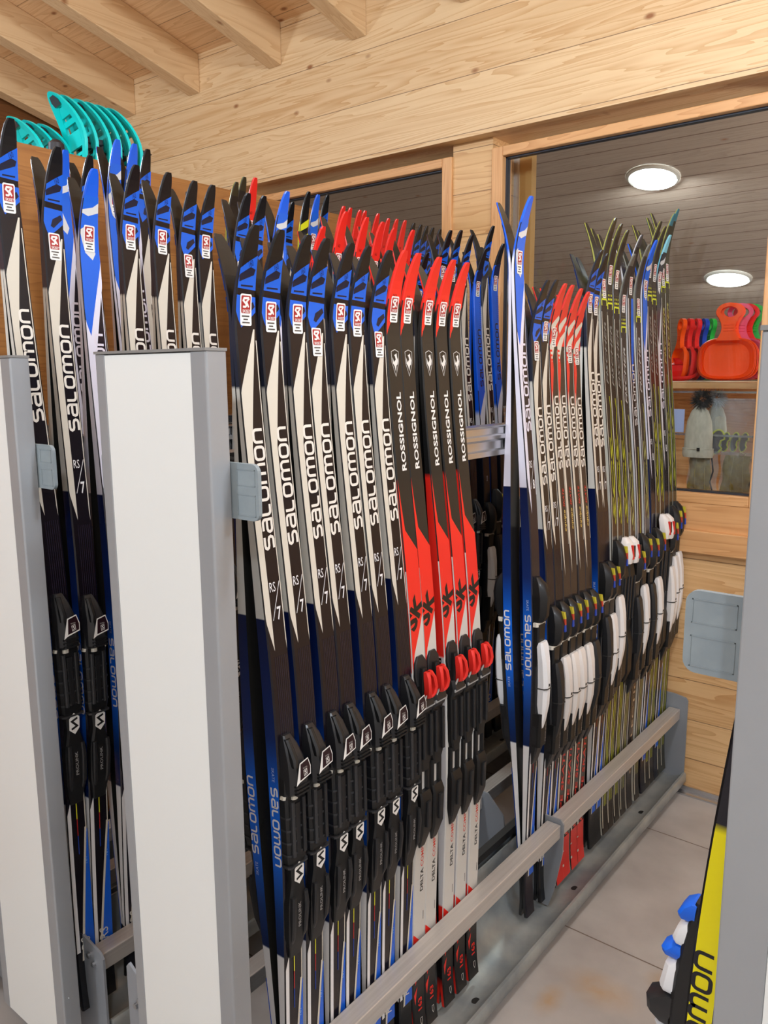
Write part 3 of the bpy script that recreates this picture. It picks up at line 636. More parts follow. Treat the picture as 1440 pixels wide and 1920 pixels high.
def bind_r():
    out = []; mb = MB()
    loft(mb, [(.772, .018, .0, .004), (.785, .036, .0, .006), (.81, .040, .0, .006), (.83, .034, .0, .008)], B2)
    loft(mb, [(.795, .012, .004, .016), (.82, .022, .004, .018), (.85, .028, .0, .020)], B1)
    loft(mb, [(.85, .040, -.001, .018), (.868, .044, -.001, .024), (.885, .040, -.001, .016)], B2)
    loft(mb, [(.885, .036, -.001, .012), (.93, .038, -.001, .012), (.985, .036, -.001, .012), (1.01, .020, -.001, .010)], B1)
    loft(mb, [(.892, .008, .01, .019, -.012), (.98, .008, .01, .018, -.012)], B2); loft(mb, [(.892, .008, .01, .019, .012), (.98, .008, .01, .018, .012)], B2)
    for sg in (-1, 1): loft(mb, [(1.0, .009, -.001, .008, sg*.013), (1.06, .009, -.001, .008, sg*.013)], B1)
    loft(mb, [(1.055, .034, -.001, .010), (1.07, .038, -.001, .016), (1.14, .036, -.001, .015), (1.165, .024, -.001, .008), (1.18, .018, -.001, .003)], B1)
    loft(mb, [(1.075, .012, .012, .021), (1.13, .012, .012, .020)], B2)
    loft(mb, [(.868, .040, .020, .0225), (.874, .040, .020, .0225)], (150, 150, 150))
    out.append(('binding', mb, None))
    mb = MB(); RED = (214, 42, 34)
    for sg in (-1, 1):
        loft(mb, [(.800, .012, .018, .028, sg*.004), (.812, .009, .020, .034, sg*.009), (.832, .008, .022, .036, sg*.011), (.845, .010, .020, .034, sg*.009), (.852, .014, .018, .030, sg*.004)], RED, bev=.35)
    mb.tube([(camb(.84)+thick(.84)+.028, -.012, L0-.84), (camb(.865)+thick(.865)+.016, -.014, L0-.865)], .002, 6, (190, 188, 184))
    mb.tube([(camb(.84)+thick(.84)+.028, .012, L0-.84), (camb(.865)+thick(.865)+.016, .014, L0-.865)], .002, 6, (190, 188, 184))
    out.append(('toe_lever', mb, 'binding')); return out
def bind_w(lever=(222, 216, 212), streak=True, body=B1):
    out = []; mb = MB()
    loft(mb, [(.80, .018, .0, .010), (.815, .034, .0, .026), (.845, .040, .0, .034), (.885, .038, .0, .030), (.90, .034, .0, .020)], B1, bev=.4)
    if streak:
        for a, b, c in ((.815, .832, (190, 176, 50)), (.832, .848, (180, 60, 40)), (.848, .866, (40, 70, 170))): loft(mb, [(a, .008, .022, .0335 if a < .82 else .0355, .009), (b, .008, .024, .0355, .010)], c, bev=.1)
    loft(mb, [(.90, .046, .002, .014), (.909, .046, .002, .014)], (214, 208, 196))
    loft(mb, [(.905, .038, -.001, .016), (.96, .034, -.001, .014), (1.0, .036, -.001, .012)], B1)
    loft(mb, [(1.0, .036, -.001, .010), (1.09, .038, -.001, .012), (1.17, .040, -.001, .020), (1.20, .036, -.001, .016), (1.235, .030, -.001, .004)], B2)
    loft(mb, [(1.11, .040, .004, .026), (1.19, .038, .004, .024)], B1)
    for P in PROL: on(mb, [(.011-b*.005, 1.18-a*.006) for a, b in P], .0262, (150, 148, 146))
    out.append(('binding', mb, None))
    mb = MB()
    loft(mb, [(.945, .030, .012, .022), (.955, .036, .010, .026), (.99, .034, .012, .032), (1.04, .030, .012, .036), (1.09, .030, .012, .034), (1.13, .020, .018, .028, -.004), (1.15, .008, .020, .024, -.008)], lever, bev=.35)
    loft(mb, [(1.05, .031, .012, .0365), (1.0525, .031, .012, .0365)], (60, 58, 56)); loft(mb, [(1.04, .006, .034, .037), (1.046, .006, .034, .037)], (40, 38, 36))
    out.append(('lever', mb, 'binding')); return out
def bind_f():
    out = []; mb = MB()
    loft(mb, [(.86, .034, .0, .016), (.90, .044, .0, .020), (.94, .040, .0, .016), (1.02, .036, -.001, .012), (1.06, .024, -.001, .010)], B1)
    loft(mb, [(.90, .008, .014, .024, -.014), (1.02, .008, .01, .018, -.012)], B2); loft(mb, [(.90, .008, .014, .024, .014), (1.02, .008, .01, .018, .012)], B2)
    loft(mb, [(1.05, .036, -.001, .010), (1.09, .044, -.001, .020), (1.17, .040, -.001, .020), (1.20, .026, -.001, .008)], B1)
    out.append(('binding', mb, None)); mb = MB()
    loft(mb, [(.792, .020, .010, .020), (.805, .038, .010, .034), (.84, .038, .014, .040), (.862, .026, .014, .034)], (224, 218, 214), bev=.35)
    loft(mb, [(.812, .008, .030, .0412, -.003), (.85, .008, .030, .0408, .003)], (204, 40, 36), bev=.1)
    loft(mb, [(.815, .010, .030, .0405, .012), (.845, .010, .030, .0405, .010)], (30, 28, 28), bev=.1)
    out.append(('toe_lever', mb, 'binding')); return out
def bind_x():
    out = []; mb = MB()
    loft(mb, [(.745, .020, -.001, .006), (.77, .030, -.001, .010), (.83, .034, -.001, .018), (.87, .036, -.001, .018), (.90, .036, -.001, .014), (1.10, .040, -.001, .014), (1.15, .024, -.001, .004)], B1)
    loft(mb, [(.86, .030, .012, .024), (.872, .030, .014, .044), (.888, .026, .018, .042), (.898, .018, .018, .030)], (30, 30, 32), bev=.2)
    loft(mb, [(.925, .014, .010, .030), (.94, .020, .010, .034), (1.02, .018, .008, .026)], (26, 26, 28))
    out.append(('binding', mb, None))
    for a, b, c, xo in ((.748, .768, (20, 96, 214), .018), (.771, .798, (228, 228, 230), .020), (.800, .816, (20, 96, 214), .030), (.819, .858, (228, 228, 230), .028)):
        mb = MB(); loft(mb, [(a, .024, .004, xo-.008), (a+.006, .028, .004, xo), (b-.006, .028, .004, xo+.004), (b, .022, .004, xo+.003)], c, bev=.2); out.append(('buckle', mb, 'binding'))
    mb = MB()
    loft(mb, [(.902, .022, .012, .034), (.912, .016, .014, .030), (.930, .012, .012, .020)], (228, 228, 230), bev=.3)
    out.append(('lever', mb, 'binding')); return out
def meshes(parts): return [(n, mb.mesh(n, [M['plastic']], smooth=True), par) for n, mb, par in parts]
BIND = dict(p=meshes(bind_p()), r=meshes(bind_r()), w=meshes(bind_w()), k=meshes(bind_w(B2)), f=meshes(bind_f()), b=meshes(bind_w((226, 226, 228), False)), x=meshes(bind_x()))

TILT = math.atan2(.065, 1.47)
def place_ski(kind, bind, x, y, L, label, group, outer=True, stk=0, z0=.066, lean=TILT, mirror=False, ylean=0):
    o = bpy.data.objects.new('racing_ski', SKIS[kind]); COL.objects.link(o)
    flip = (not outer)
    o.location = (x+(.0006 if not flip else -.0006), y, z0); o.scale = (1, 1, (L+.004)/L0)
    o.rotation_euler = (0, (lean if flip else -lean), math.pi if flip else 0)
    if mirror: o.rotation_euler = (0, (-lean if flip else lean), math.pi if flip else 0)
    if ylean: o.rotation_euler[0] = ylean if flip else -ylean; o.location.y -= ylean*L
    tag(o, label, 'ski', group)
    P = {}
    for n, me, par in BIND[bind]:
        c = bpy.data.objects.new(n, me); COL.objects.link(c); c.parent = P.get(par, o); P[n] = c
    if stk is not None and outer:
        c = bpy.data.objects.new('rental_sticker', STK[stk]); COL.objects.link(c); c.parent = o
    return o
#@@PART3@@

# ------------------------------------------------------------------ racks
DX = -.525
def rack(dx, label, near=.70, plate=1.272, strip=.024, lift=0.):
    """sliding ski rack built in the front rack's coordinates, then moved or mirrored"""
    t = empty('ski_rack', (0, 0, 0)); tag(t, label, 'rack', 'sliding ski racks')
    xl, xr, y0, y1, zt, zb = -1.118, -.857, near, near+.035, 1.503, .10
    # post: hollow grey profile with a white front panel
    mb = MB(); mb.prism([(xl, y0), (xl, y1), (xr, y1), (xr, y0+.002), (xr-.002, y0), (xr-.033, y0), (xr-.034, y0+.006), (xl+strip, y0+.006), (xl+strip-.001, y0)][::-1], 'Z', zb, zt)
    p = bevel(mb.build('post', M['alu'], t), .0015)
    mb = MB(); mb.box((xl+strip-.0005, y0+.001, zb), (xr-.0335, y0+.008, zt-.002)); mb.build('front_panel', M['white'], t)['label'] = 'white front panel'
    mb = MB(); mb.box((xl-.001, y0-.002, zt), (xr+.001, y1+.001, zt+.004)); mb.build('top_cap', mat('cap_grey', (128, 126, 124), .5), t)
    # handle plates on both flanks
    for sg in (1, -1):
        a, b = (xr-.01, xr+.054) if sg > 0 else (xl-.058, xl+.01)
        yy = y1+.004; mb = MB(); r = .012
        z0, z1 = plate, plate+.079
        if sg > 0: pts = [(a, z0)]+[(x, z) for x, z in arc(b-r, z0+r, r, r, -90, 0, 5)]+[(x, z) for x, z in arc(b-r, z1-r, r, r, 0, 90, 5)]+[(a, z1)]
        else: pts = [(b, z1)]+arc(a+r, z1-r, r, r, 90, 180, 5)+arc(a+r, z0+r, r, r, 180, 270, 5)+[(b, z0)]
        mb.prism(pts, 'Y', yy-.003, yy+.003)
        q0, q1 = (a+.022, b-.006) if sg > 0 else (a+.006, b-.022)
        for za, zb_ in ((z0+.006, z0+.036), (z0+.048, z1-.008)):
            for e in (((q0, za), (q1, za+.001)), ((q0, zb_-.001), (q1, zb_)), ((q0, za), (q0+.001, zb_)), ((q1-.001, za), (q1, zb_))):
                mb.box((e[0][0], yy-.0036, e[0][1]), (e[1][0], yy-.003, e[1][1]))
        mb.build('handle_plate', M['paddle'], t)
    # long flat-bar rails (front flank and rear flank)
    segs = ((y0+.075, 1.800), (1.812, 2.735))
    for sg in (1, -1):
        f = (lambda x: x) if sg > 0 else (lambda x: -1.968-x)
        for a, b in segs:
            mb = MB(); xa, xb = sorted((f(-.884), f(-.844))); mb.box((xa, a, .262), (xb, b, .300)); bevel(mb.build('rail', M['steelbar'], t), .002)
        # end, middle plates
        for k, (ya, nm) in enumerate(((y0+.070, 'end_plate'), (1.802, 'middle_plate'), (2.737, 'end_plate'))):
            if nm == 'middle_plate': pts = [(-.837, .300), (-.845, .312), (-.90, .312), (-.95, .26), (-.98, .05), (-.875, .05), (-.860, .10), (-.838, .22)]
            else: pts = [(-.820, .03), (-.820, .335 if k else .308), (-.828, .345 if k else .318)]+([(-.845, .322), (-.935, .342)] if k == 0 else [(-.87, .352), (-.95, .352)])+[(-.96, .03)]
            if k == 0 and sg < 0: pts = [(-1.968-a, z) for a, z in ((-1.208, .03), (-1.208, .385), (-1.200, .395), (-1.125, .352), (-1.10, .03))]; ya = y1+.003
            mb = MB(); mb.prism([(f(a), z) for a, z in pts], 'Y', ya, ya+.005); pl = mb.build(nm, M['paintgrey'], t)
            if k == 0:
                for (bx, bz) in ((-.868, .298), (-.852, .285)) if sg > 0 else ((-.800, .335), (-.788, .318)):
                    mb = MB(); mb.tube([(f(bx), ya-.006, bz), (f(bx), ya+.001, bz)], .0055, 10); mb.tube([(f(bx), ya-.0063, bz), (f(bx), ya-.005, bz)], .003, 6); mb.build('bolt', M['bolt'], pl, smooth=True)
        # galvanised gutter with a rolled lip and a sloping back
        prof = [(-.815, .030), (-.812, .034), (-.812, .060), (-.816, .066), (-.823, .066), (-.828, .060), (-.840, .050), (-.865, .044), (-.905, .046), (-.930, .056), (-.950, .085), (-.964, .14), (-.972, .22)]
        th = [(-.976, .22), (-.968, .14), (-.954, .083), (-.932, .050), (-.905, .040), (-.865, .038), (-.838, .044), (-.822, .030)]
        mb = MB(); mb.prism([(f(a), z+lift) for a, z in prof+th], 'Y', y0+.08, 2.74); tr = mb.build('gutter', M['galv'], t, smooth=True)
        for yy in (1.40, 1.92, 2.42):
            mb = MB(); mb.poly([(f(-.853+.009*math.cos(a*.5236)), yy+.011*math.sin(a*.5236), .0475+lift+.004*(-math.cos(a*.5236))*-.3) for a in range(12)]); mb.build('drain_hole', M['hole'], tr)
        mb = MB(); mb.box((f(-.822) if sg > 0 else f(-.822)-.02, 2.66, .0), (f(-.822)+.02 if sg < 0 else f(-.822)-0+.0, 2.70, .036))
    for yy in (.95, 2.69):
        mb = MB(); mb.box((-.94, yy-.02, 0), (-.84, yy+.02, .038)); mb.box((-1.13, yy-.02, 0), (-1.03, yy+.02, .038)); mb.build('foot', M['paintgrey'], t)
    # upper aluminium bar the skis lean on
    mb = MB(); mb.prism([(-.978, 1.278), (-.978, 1.290), (-.984, 1.294), (-.984, 1.312), (-.976, 1.318), (-.976, 1.326), (-.980, 1.330), (-.980, 1.344), (-.974, 1.350), (-1.0, 1.352), (-1.0, 1.278)][::-1], 'Y', y1, 2.74)
    mb.build('upper_bar', M['alu_bright'], t)
    mb = MB(); mb.box((-1.02, y1, .44), (-.95+.0, 2.74, .475)) if False else mb.box((-.998, y1, .23), (-.978, 2.74, .25)); mb.build('lower_bar', M['dark'], t)
    mb = MB(); mb.box((xl+.05, 2.68, .03), (xr-.06, 2.74, 1.0)); mb.build('rear_post', M['alu'], t)
    t.location = (dx, 0, 0)
    return t
rack(0, 'front grey and white sliding rack, its white post right of the left-hand one')
rack(DX, 'second sliding rack, its white post cut by the left picture edge', lift=.10)
rack(-.928, 'rearmost sliding rack, hidden behind skis in front of brown board')
DRX = .948    # rack on the near right: left flank of its post at x = -.165
rack(DRX, 'right-hand sliding rack, only its grey post and plate in view', plate=1.194, strip=.042)

ORD = ['first', 'second', 'third', 'fourth', 'fifth', 'sixth', 'seventh', 'eighth', 'ninth', 'tenth', 'eleventh', 'twelfth', 'thirteenth', 'fourteenth', 'fifteenth', 'sixteenth', 'seventeenth', 'eighteenth', 'nineteenth', 'twentieth', 'twenty-first', 'twenty-second', 'twenty-third', 'twenty-fourth', 'twenty-fifth', 'twenty-sixth']
DESC = dict(s7='black racing ski with blue patched tip', b8='racing ski with solid blue tip', blu='bright blue racing ski with black tip', r='red-tipped black racing ski', w='red and cream tipped racing ski',
            f='brown-black racing ski with yellow triangles', fs='silver-edged racing ski with yellow triangles', cy='racing ski with pale blue tip', fc='olive racing ski with pale blue tip', pl='dark racing ski with plain silver edge', yb='black racing ski with yellow tip stripes', ye='ski with yellow side and black lettering')
WHERE = {'A': ('front rack near half', 'skis in the near half of the front rack'), 'G': ('front rack far group', 'skis in the far group of the front rack'), 'B': ('second rack', 'skis in the second rack'), 'C': ('rearmost rack', 'skis in the rearmost rack')}
def row(tag_, xi, items, inner=True, **kw):
    where, group = WHERE[tag_]; counts = {}; tot = {}
    for it in items: tot[it[0]] = tot.get(it[0], 0)+1
    for it in items:
        kind, bind, y, L, stk = it[:5]; inn = inner if len(it) < 6 else it[5]
        i = counts.get(kind, 0); counts[kind] = i+1
        pre = '' if tot[kind] == 1 else ORD[i]+' '
        kw2 = dict(kw, ylean=0) if kw.get('ylean') and y < .80 else kw
        place_ski(kind, bind, xi, y, L, '%s%s from the left, %s' % (pre, DESC[kind], where), group, True, stk, **kw2)
        if inn:
            place_ski(kind, bind, xi, y+.002, L*1.001, 'turned ski behind the %s%s, %s' % (pre, DESC[kind], where), group+', turned away', False, **kw2)
XI = -.897
row('A', XI, [('s7', 'p', y+.012, L0, k) for y, k in ((.847, 0), (.900, 1), (.960, 1), (1.004, 2), (1.066, 0), (1.112, 1), (1.172, 2))] +
    [('r', 'r', y+.014, 1.625, 3) for y in (1.216, 1.259, 1.328, 1.378, 1.429)])
G = [('b8', 'b', 1.722, 1.80, 1), ('s7', 'k', 1.800, 1.62, 2), ('s7', 'w', 1.846, 1.625, 0), ('w', 'w', 1.893, 1.62, 1), ('w', 'w', 1.934, 1.62, None), ('w', 'w', 1.985, 1.615, 2), ('w', 'k', 2.028, 1.61, 2),
     ('s7', 'k', 2.112, 1.725, 1), ('s7', 'w', 2.150, 1.72, 1), ('f', 'w', 2.205, 1.82, 2), ('f', 'f', 2.246, 1.81, 0), ('f', 'f', 2.293, 1.80, 0), ('fs', 'k', 2.345, 1.74, 1), ('pl', 'w', 2.400, 1.80, 1), ('fs', 'k', 2.462, 1.78, 2),
     ('b8', 'w', 2.520, 1.80, 1), ('f', 'f', 2.556, 1.86, 0), ('f', 'f', 2.596, 1.85, 0), ('cy', 'w', 2.640, 1.83, 0), ('fc', 'w', 2.676, 1.90, 2), ('fc', 'w', 2.712, 1.92, 2)]
row('G', XI, G)
B = [('s7', 'p', .69, 1.83, 0), ('s7', 'p', .745, 1.83, 0), ('s7', 'p', .815, 1.80, 2), ('b8', 'p', .885, 1.775, 0), ('s7', 'p', .978, 1.80, 1), ('s7', 'p', 1.054, 1.80, 1), ('s7', 'p', 1.119, 1.795, 2), ('s7', 'p', 1.167, 1.795, 0),
     ('s7', 'p', 1.268, 1.795, 2), ('s7', 'p', 1.316, 1.797, 2), ('b8', 'p', 1.392, 1.82, 1), ('r', 'r', 1.512, 1.755, None), ('r', 'r', 1.600, 1.805, 0), ('r', 'r', 1.684, 1.803, 0), ('r', 'r', 1.75, 1.80, 0), ('r', 'r', 1.80, 1.79, None), ('r', 'r', 1.888, 1.797, None),
     ('s7', 'p', 1.955, 1.74, 1), ('s7', 'p', 2.02, 1.74, 1), ('s7', 'p', 2.080, 1.822, 0), ('s7', 'p', 2.138, 1.83, 0), ('s7', 'p', 2.20, 1.824, 0), ('blu', 'b', 2.28, 1.79, 0), ('s7', 'k', 2.33, 1.87, None), ('blu', 'b', 2.392, 1.82, 0)]
B = [(b[0], b[1], yy if (yy := {1: .776, 2: .862}.get(i)) else b[2]*1.036+.018, b[3]-.079, *b[4:]) for i, b in enumerate(B) if i]
row('B', XI+DX, B, z0=.165, ylean=.028)
C = [('b8', 'p', 1.10, 1.93, None, False), ('s7', 'p', 1.165, 1.93, None), ('b8', 'p', 1.248, 1.985, 0), ('b8', 'p', 1.298, 1.985, None), ('s7', 'p', 1.338, 1.98, None), ('f', 'p', 1.64, 1.95, None, False), ('f', 'p', 1.672, 1.97, None, False), ('r', 'r', 1.716, 1.976, 0, False), ('s7', 'p', 1.87, 1.93, None, False),
     ('yb', 'p', 1.946, 1.974, None, False), ('b8', 'p', 1.99, 1.972, 0, False), ('s7', 'p', 2.036, 1.978, 0, False)] + \
    [('r', 'r', y, L, None, False) for y, L in ((2.115, 1.955), (2.15, 1.955), (2.20, 1.955), (2.228, 1.957), (2.30, 1.958), (2.36, 1.95), (2.41, 1.955), (2.46, 1.957))] + \
    [('s7', 'p', y, 1.955, None, False) for y in (2.515, 2.56, 2.60, 2.64, 2.69)]
C = [(c[0], c[1], min(c[2]+.026, 2.715), c[3]+.006, *c[4:]) for c in C]
row('C', XI-.928, C)
# right-hand rack: yellow-sided pair leaning the other way
xd = -.200
place_ski('ye', 'x', xd, .772, 1.62, 'ski with yellow side and black lettering, beside the right grey post', 'skis in the right-hand rack', outer=False, mirror=True)
place_ski('ye', 'x', xd, .774, 1.62, 'dark ski hidden behind the yellow-sided one, right grey post', 'skis in the right-hand rack', outer=True, mirror=True, stk=None)
#@@PART4@@

# ------------------------------------------------------------------ shelf unit and goods behind the big window
SH = empty('display_shelf', (0, 0, 0)); tag(SH, 'pine display shelf behind the big window holding orange sleds', 'shelf')
sx0, sx1 = -1.16, -.60
mb = MB(); mb.box((sx0, 2.935, 1.415), (sx1, 3.36, 1.437)); mb.build('shelf_board', M['frame_h'], SH)
mb = MB(); mb.box((sx0, 2.935, 1.03), (sx1, 3.36, 1.052)); mb.build('shelf_board', M['frame_h'], SH)
mb = MB(); mb.box((sx0, 3.36, 1.02), (sx1, 3.38, 1.437)); mb.build('back_panel', M['column'], SH)
for xx in (sx0-.02, sx1):
    for ya in (2.935, 3.35): mb = MB(); mb.box((xx, ya, 0), (xx+.02, ya+.03, 1.437)); mb.build('leg', M['frame_v'], SH)
box('hook_rail', (sx0, 2.98, 1.245), (sx1, 2.99, 1.252), M['alu_bright'], SH)
box('hook_rail', (sx0, 2.98, 1.398), (sx1, 2.99, 1.405), M['alu_bright'], SH)
def glossy(name, c, r=.5, **k): return mat(name, c, r, 0, **{'Specular IOR Level': .2})
def sled_mesh(c):
    """plastic bottom sled: round-cornered dished seat, neck and ring handle; stands in XZ, faces -Y"""
    bm = bmesh.new()
    n = 48
    def outline(sc, y, top_=.0):
        P = []
        for i in range(n):
            a = 2*math.pi*i/n; ca, sa = math.cos(a), math.sin(a); e = 2/3.2
            x = .102*math.copysign(abs(ca)**e, ca)*sc; z = .086+.078*math.copysign(abs(sa)**e, sa)*sc
            if sa > 0: x *= 1-.10*sa
            P.append(bm.verts.new((x, y, z)))
        return P
    rings = [outline(1.0, .0), outline(1.03, .008), outline(.96, -.002), outline(.90, .012), outline(.82, .028), outline(.5, .031), outline(.1, .031)]
    for A, B in zip(rings, rings[1:]):
        for i in range(n): bm.faces.new((A[i], A[(i+1) % n], B[(i+1) % n], B[i]))
    bm.faces.new(rings[-1])
    back = [bm.verts.new((v.co.x, v.co.y+.004, v.co.z)) for v in rings[1]]
    for i in range(n): bm.faces.new((rings[1][i], back[i], back[(i+1) % n], rings[1][(i+1) % n]))
    # neck and ring handle
    m = 32; I = []; O = []; cz = .262
    for layer, y in ((0, -.006), (1, .012)):
        a_, b_ = [], []
        for i in range(m):
            t = 2*math.pi*i/m
            a_.append(bm.verts.new((.046*math.cos(t), y, cz+.034*math.sin(t)))); b_.append(bm.verts.new((.030*math.cos(t), y, cz+.020*math.sin(t))))
        I.append(b_); O.append(a_)
    for i in range(m):
        j = (i+1) % m
        bm.faces.new((O[0][i], O[0][j], I[0][j], I[0][i])); bm.faces.new((O[1][i], I[1][i], I[1][j], O[1][j]))
        bm.faces.new((O[0][i], O[1][i], O[1][j], O[0][j])); bm.faces.new((I[0][i], I[0][j], I[1][j], I[1][i]))
    prof = [(.044, .155), (.034, .168), (.026, .185), (.0235, .205), (.027, .222), (.036, .24), (.043, .252)]
    F = [[bm.verts.new((sg*x, y, z)) for x, z in prof] for sg in (-1, 1) for y in (-.007, .013)]
    for k in range(len(prof)-1):
        a, b, c2, d = F
        bm.faces.new((a[k], a[k+1], c2[k+1], c2[k])) if k < 5 else None
        bm.faces.new((b[k], d[k], d[k+1], b[k+1])) if k < 5 else None
        bm.faces.new((a[k], b[k], b[k+1], a[k+1])); bm.faces.new((c2[k], c2[k+1], d[k+1], d[k]))
    for q in range(3):
        z = .190+.011*q; vs = [bm.verts.new(p) for p in ((-.018, -.0095, z), (.018, -.0095, z), (.018, -.0095, z+.003), (-.018, -.0095, z+.003), (-.018, -.0065, z-.001), (.018, -.0065, z-.001), (.018, -.0065, z+.004), (-.018, -.0065, z+.004))]
        for f in ((0, 1, 2, 3), (0, 4, 5, 1), (3, 2, 6, 7)): bm.faces.new([vs[i] for i in f])
    bmesh.ops.recalc_face_normals(bm, faces=bm.faces)
    me = bpy.data.meshes.new('plastic_sled'); bm.to_mesh(me); bm.free(); me.polygons.foreach_set('use_smooth', [True]*len(me.polygons)); me.set_sharp_from_angle(angle=math.radians(50))
    me.materials.append(c); return me
SL = {k: sled_mesh(glossy('sled_'+k, c)) for k, c in dict(orange=(255, 84, 0), red=(226, 36, 30), pink=(226, 90, 130), green=(40, 190, 70), blue=(30, 70, 180)).items()}
def sled(k, x, y, rz, label, lean=-.06, sc=.92, rx=None, z=1.438):
    o = bpy.data.objects.new('plastic_sled', SL[k]); COL.objects.link(o); o.location = (x, y, z); o.rotation_euler = (lean, 0, rz); o.scale = (sc, sc, sc)
    tag(o, label, 'sled', 'plastic sleds on the shelf behind the window'); return o
sled('orange', -.835, 2.985, .35, 'orange plastic sled with ring handle, foremost on the window shelf')
sled('orange', -.829, 3.004, .35, 'orange plastic sled directly behind the foremost orange one')
sled('pink', -.812, 3.038, .35, 'pink plastic sled third in the stack behind the foremost orange one')
sled('red', -.800, 3.070, .35, 'red plastic sled second from last in the right-hand stack')
sled('green', -.788, 3.10, .35, 'green plastic sled last in the right-hand stack')
for i, (k, lb) in enumerate((('orange', 'orange plastic sled at the front of the side-on stack'), ('red', 'red plastic sled behind the orange one in the side-on stack'), ('red', 'red plastic sled in the middle of the side-on stack'), ('blue', 'blue plastic sled between red and green in the side-on stack'), ('green', 'green plastic sled last in the side-on stack, left of the big orange'))):
    sled(k, -1.035+i*.020, 3.06+i*.022, -.95, lb, sc=.78)
o = sled('red', -1.01, 2.985, 0, 'red-orange plastic sled lying low before the side-on stack', sc=.7); o.rotation_euler = (-1.15, 0, .2); o.location = (-1.01, 2.975, 1.452)

# woolly hat with a fur bobble
hat = empty('bobble_hat', (-.905, 2.955, 1.17)); tag(hat, 'cream knitted hat with dark grey fur bobble hanging below the window shelf', 'hat')
knit = noise_mat('cream_knit', (196, 190, 172), (214, 208, 190), 90, .9, bump=.6, stretch=(1, 1, .4))
mb = MB(); rs = [(.0, .052), (.012, .056), (.03, .054), (.032, .050), (.08, .049), (.13, .043), (.165, .030), (.185, .012), (.19, .002)]
n = 28
for (za, ra), (zb_, rb) in zip(rs, rs[1:]):
    for k in range(n):
        a, b = 2*math.pi*k/n, 2*math.pi*(k+1)/n; wv = 1
        f = lambda r, t, z: (r*math.cos(t), r*.45*math.sin(t)*(1+.12*math.sin(5*t+z*30)), z)
        mb.poly([f(ra, a, za), f(ra, b, za), f(rb, b, zb_), f(rb, a, zb_)])
crown = mb.build('crown', knit, hat, smooth=True)
mb = MB(); mb.tube([(.0535*math.cos(t*.2244), .0245*math.sin(t*.2244), .031) for t in range(29)], .0022, 6); mb.build('brim_seam', knit, hat, smooth=True)
box('label_tab', (.004, -.0285, .024), (.014, -.025, .036), mat('black_tab', (25, 22, 24), .6), hat)
def fur(name, c, r, loc, parent, n=520, L=.022):
    mb = MB(); rnd = random.Random(3)
    for i in range(n):
        u, v = rnd.random()*2-1, rnd.random()*2*math.pi; q = math.sqrt(1-u*u); d = Vector((q*math.cos(v), q*math.sin(v)*.8, u)); p = d*r*.5; e = d*(r*.6+L*rnd.uniform(.6, 1.1))+Vector((rnd.uniform(-.3, .3), rnd.uniform(-.3, .3), rnd.uniform(-.5, .1)))*r*.5
        s_ = d.orthogonal().normalized()*.0013; g = rnd.uniform(.7, 1.5); cc = tuple(min(255, x*g) for x in c)
        mb.poly([p-s_, p+s_, e+s_*.3, e-s_*.3], cc); s2 = d.cross(s_); mb.poly([p-s2, p+s2, e+s2*.3, e-s2*.3], cc)
    return mb.build(name, M['plastic'], parent, loc, merge=False)
fur('fur_bobble', (62, 62, 62), .036, (.004, 0, .205), hat)
hat2 = empty('bobble_hat', (-.868, 3.02, 1.20)); tag(hat2, 'second hat with white fur bobble half hidden behind the goggles bag', 'hat')
mb = MB()
for (za, ra), (zb_, rb) in zip(rs, rs[1:]):
    for k in range(n):
        a, b = 2*math.pi*k/n, 2*math.pi*(k+1)/n; f = lambda r, t, z: (r*.8*math.cos(t), r*.4*math.sin(t), z*.85); mb.poly([f(ra, a, za), f(ra, b, za), f(rb, b, zb_), f(rb, a, zb_)])
mb.build('crown', knit, hat2, smooth=True); fur('fur_bobble', (190, 192, 196), .030, (.0, 0, .178), hat2)
# clear bags
def bagmat():
    m = bpy.data.materials.new('clear_film'); m.use_nodes = True; nt = m.node_tree; nt.nodes.clear(); ou = nt.nodes.new('ShaderNodeOutputMaterial'); mx = nt.nodes.new('ShaderNodeMixShader'); t = nt.nodes.new('ShaderNodeBsdfTransparent'); t.inputs[0].default_value = (.93, .95, .96, 1)
    g = nt.nodes.new('ShaderNodeBsdfPrincipled'); g.inputs['Base Color'].default_value = (.75, .78, .8, 1); g.inputs['Roughness'].default_value = .15
    nz = nt.nodes.new('ShaderNodeTexNoise'); nz.inputs['Scale'].default_value = 14; nz.inputs['Detail'].default_value = 4; nz.inputs['Distortion'].default_value = 1.5; bp = nt.nodes.new('ShaderNodeBump'); bp.inputs['Strength'].default_value = .9; bp.inputs['Distance'].default_value = .02
    tc = nt.nodes.new('ShaderNodeTexCoord'); nt.links.new(tc.outputs['Object'], nz.inputs['Vector'])
    nt.links.new(nz.outputs['Fac'], bp.inputs['Height']); nt.links.new(bp.outputs[0], g.inputs['Normal'])
    mx.inputs[0].default_value = .2; nt.links.new(t.outputs[0], mx.inputs[1]); nt.links.new(g.outputs[0], mx.inputs[2]); nt.links.new(mx.outputs[0], ou.inputs[0]); return m
film = bagmat()
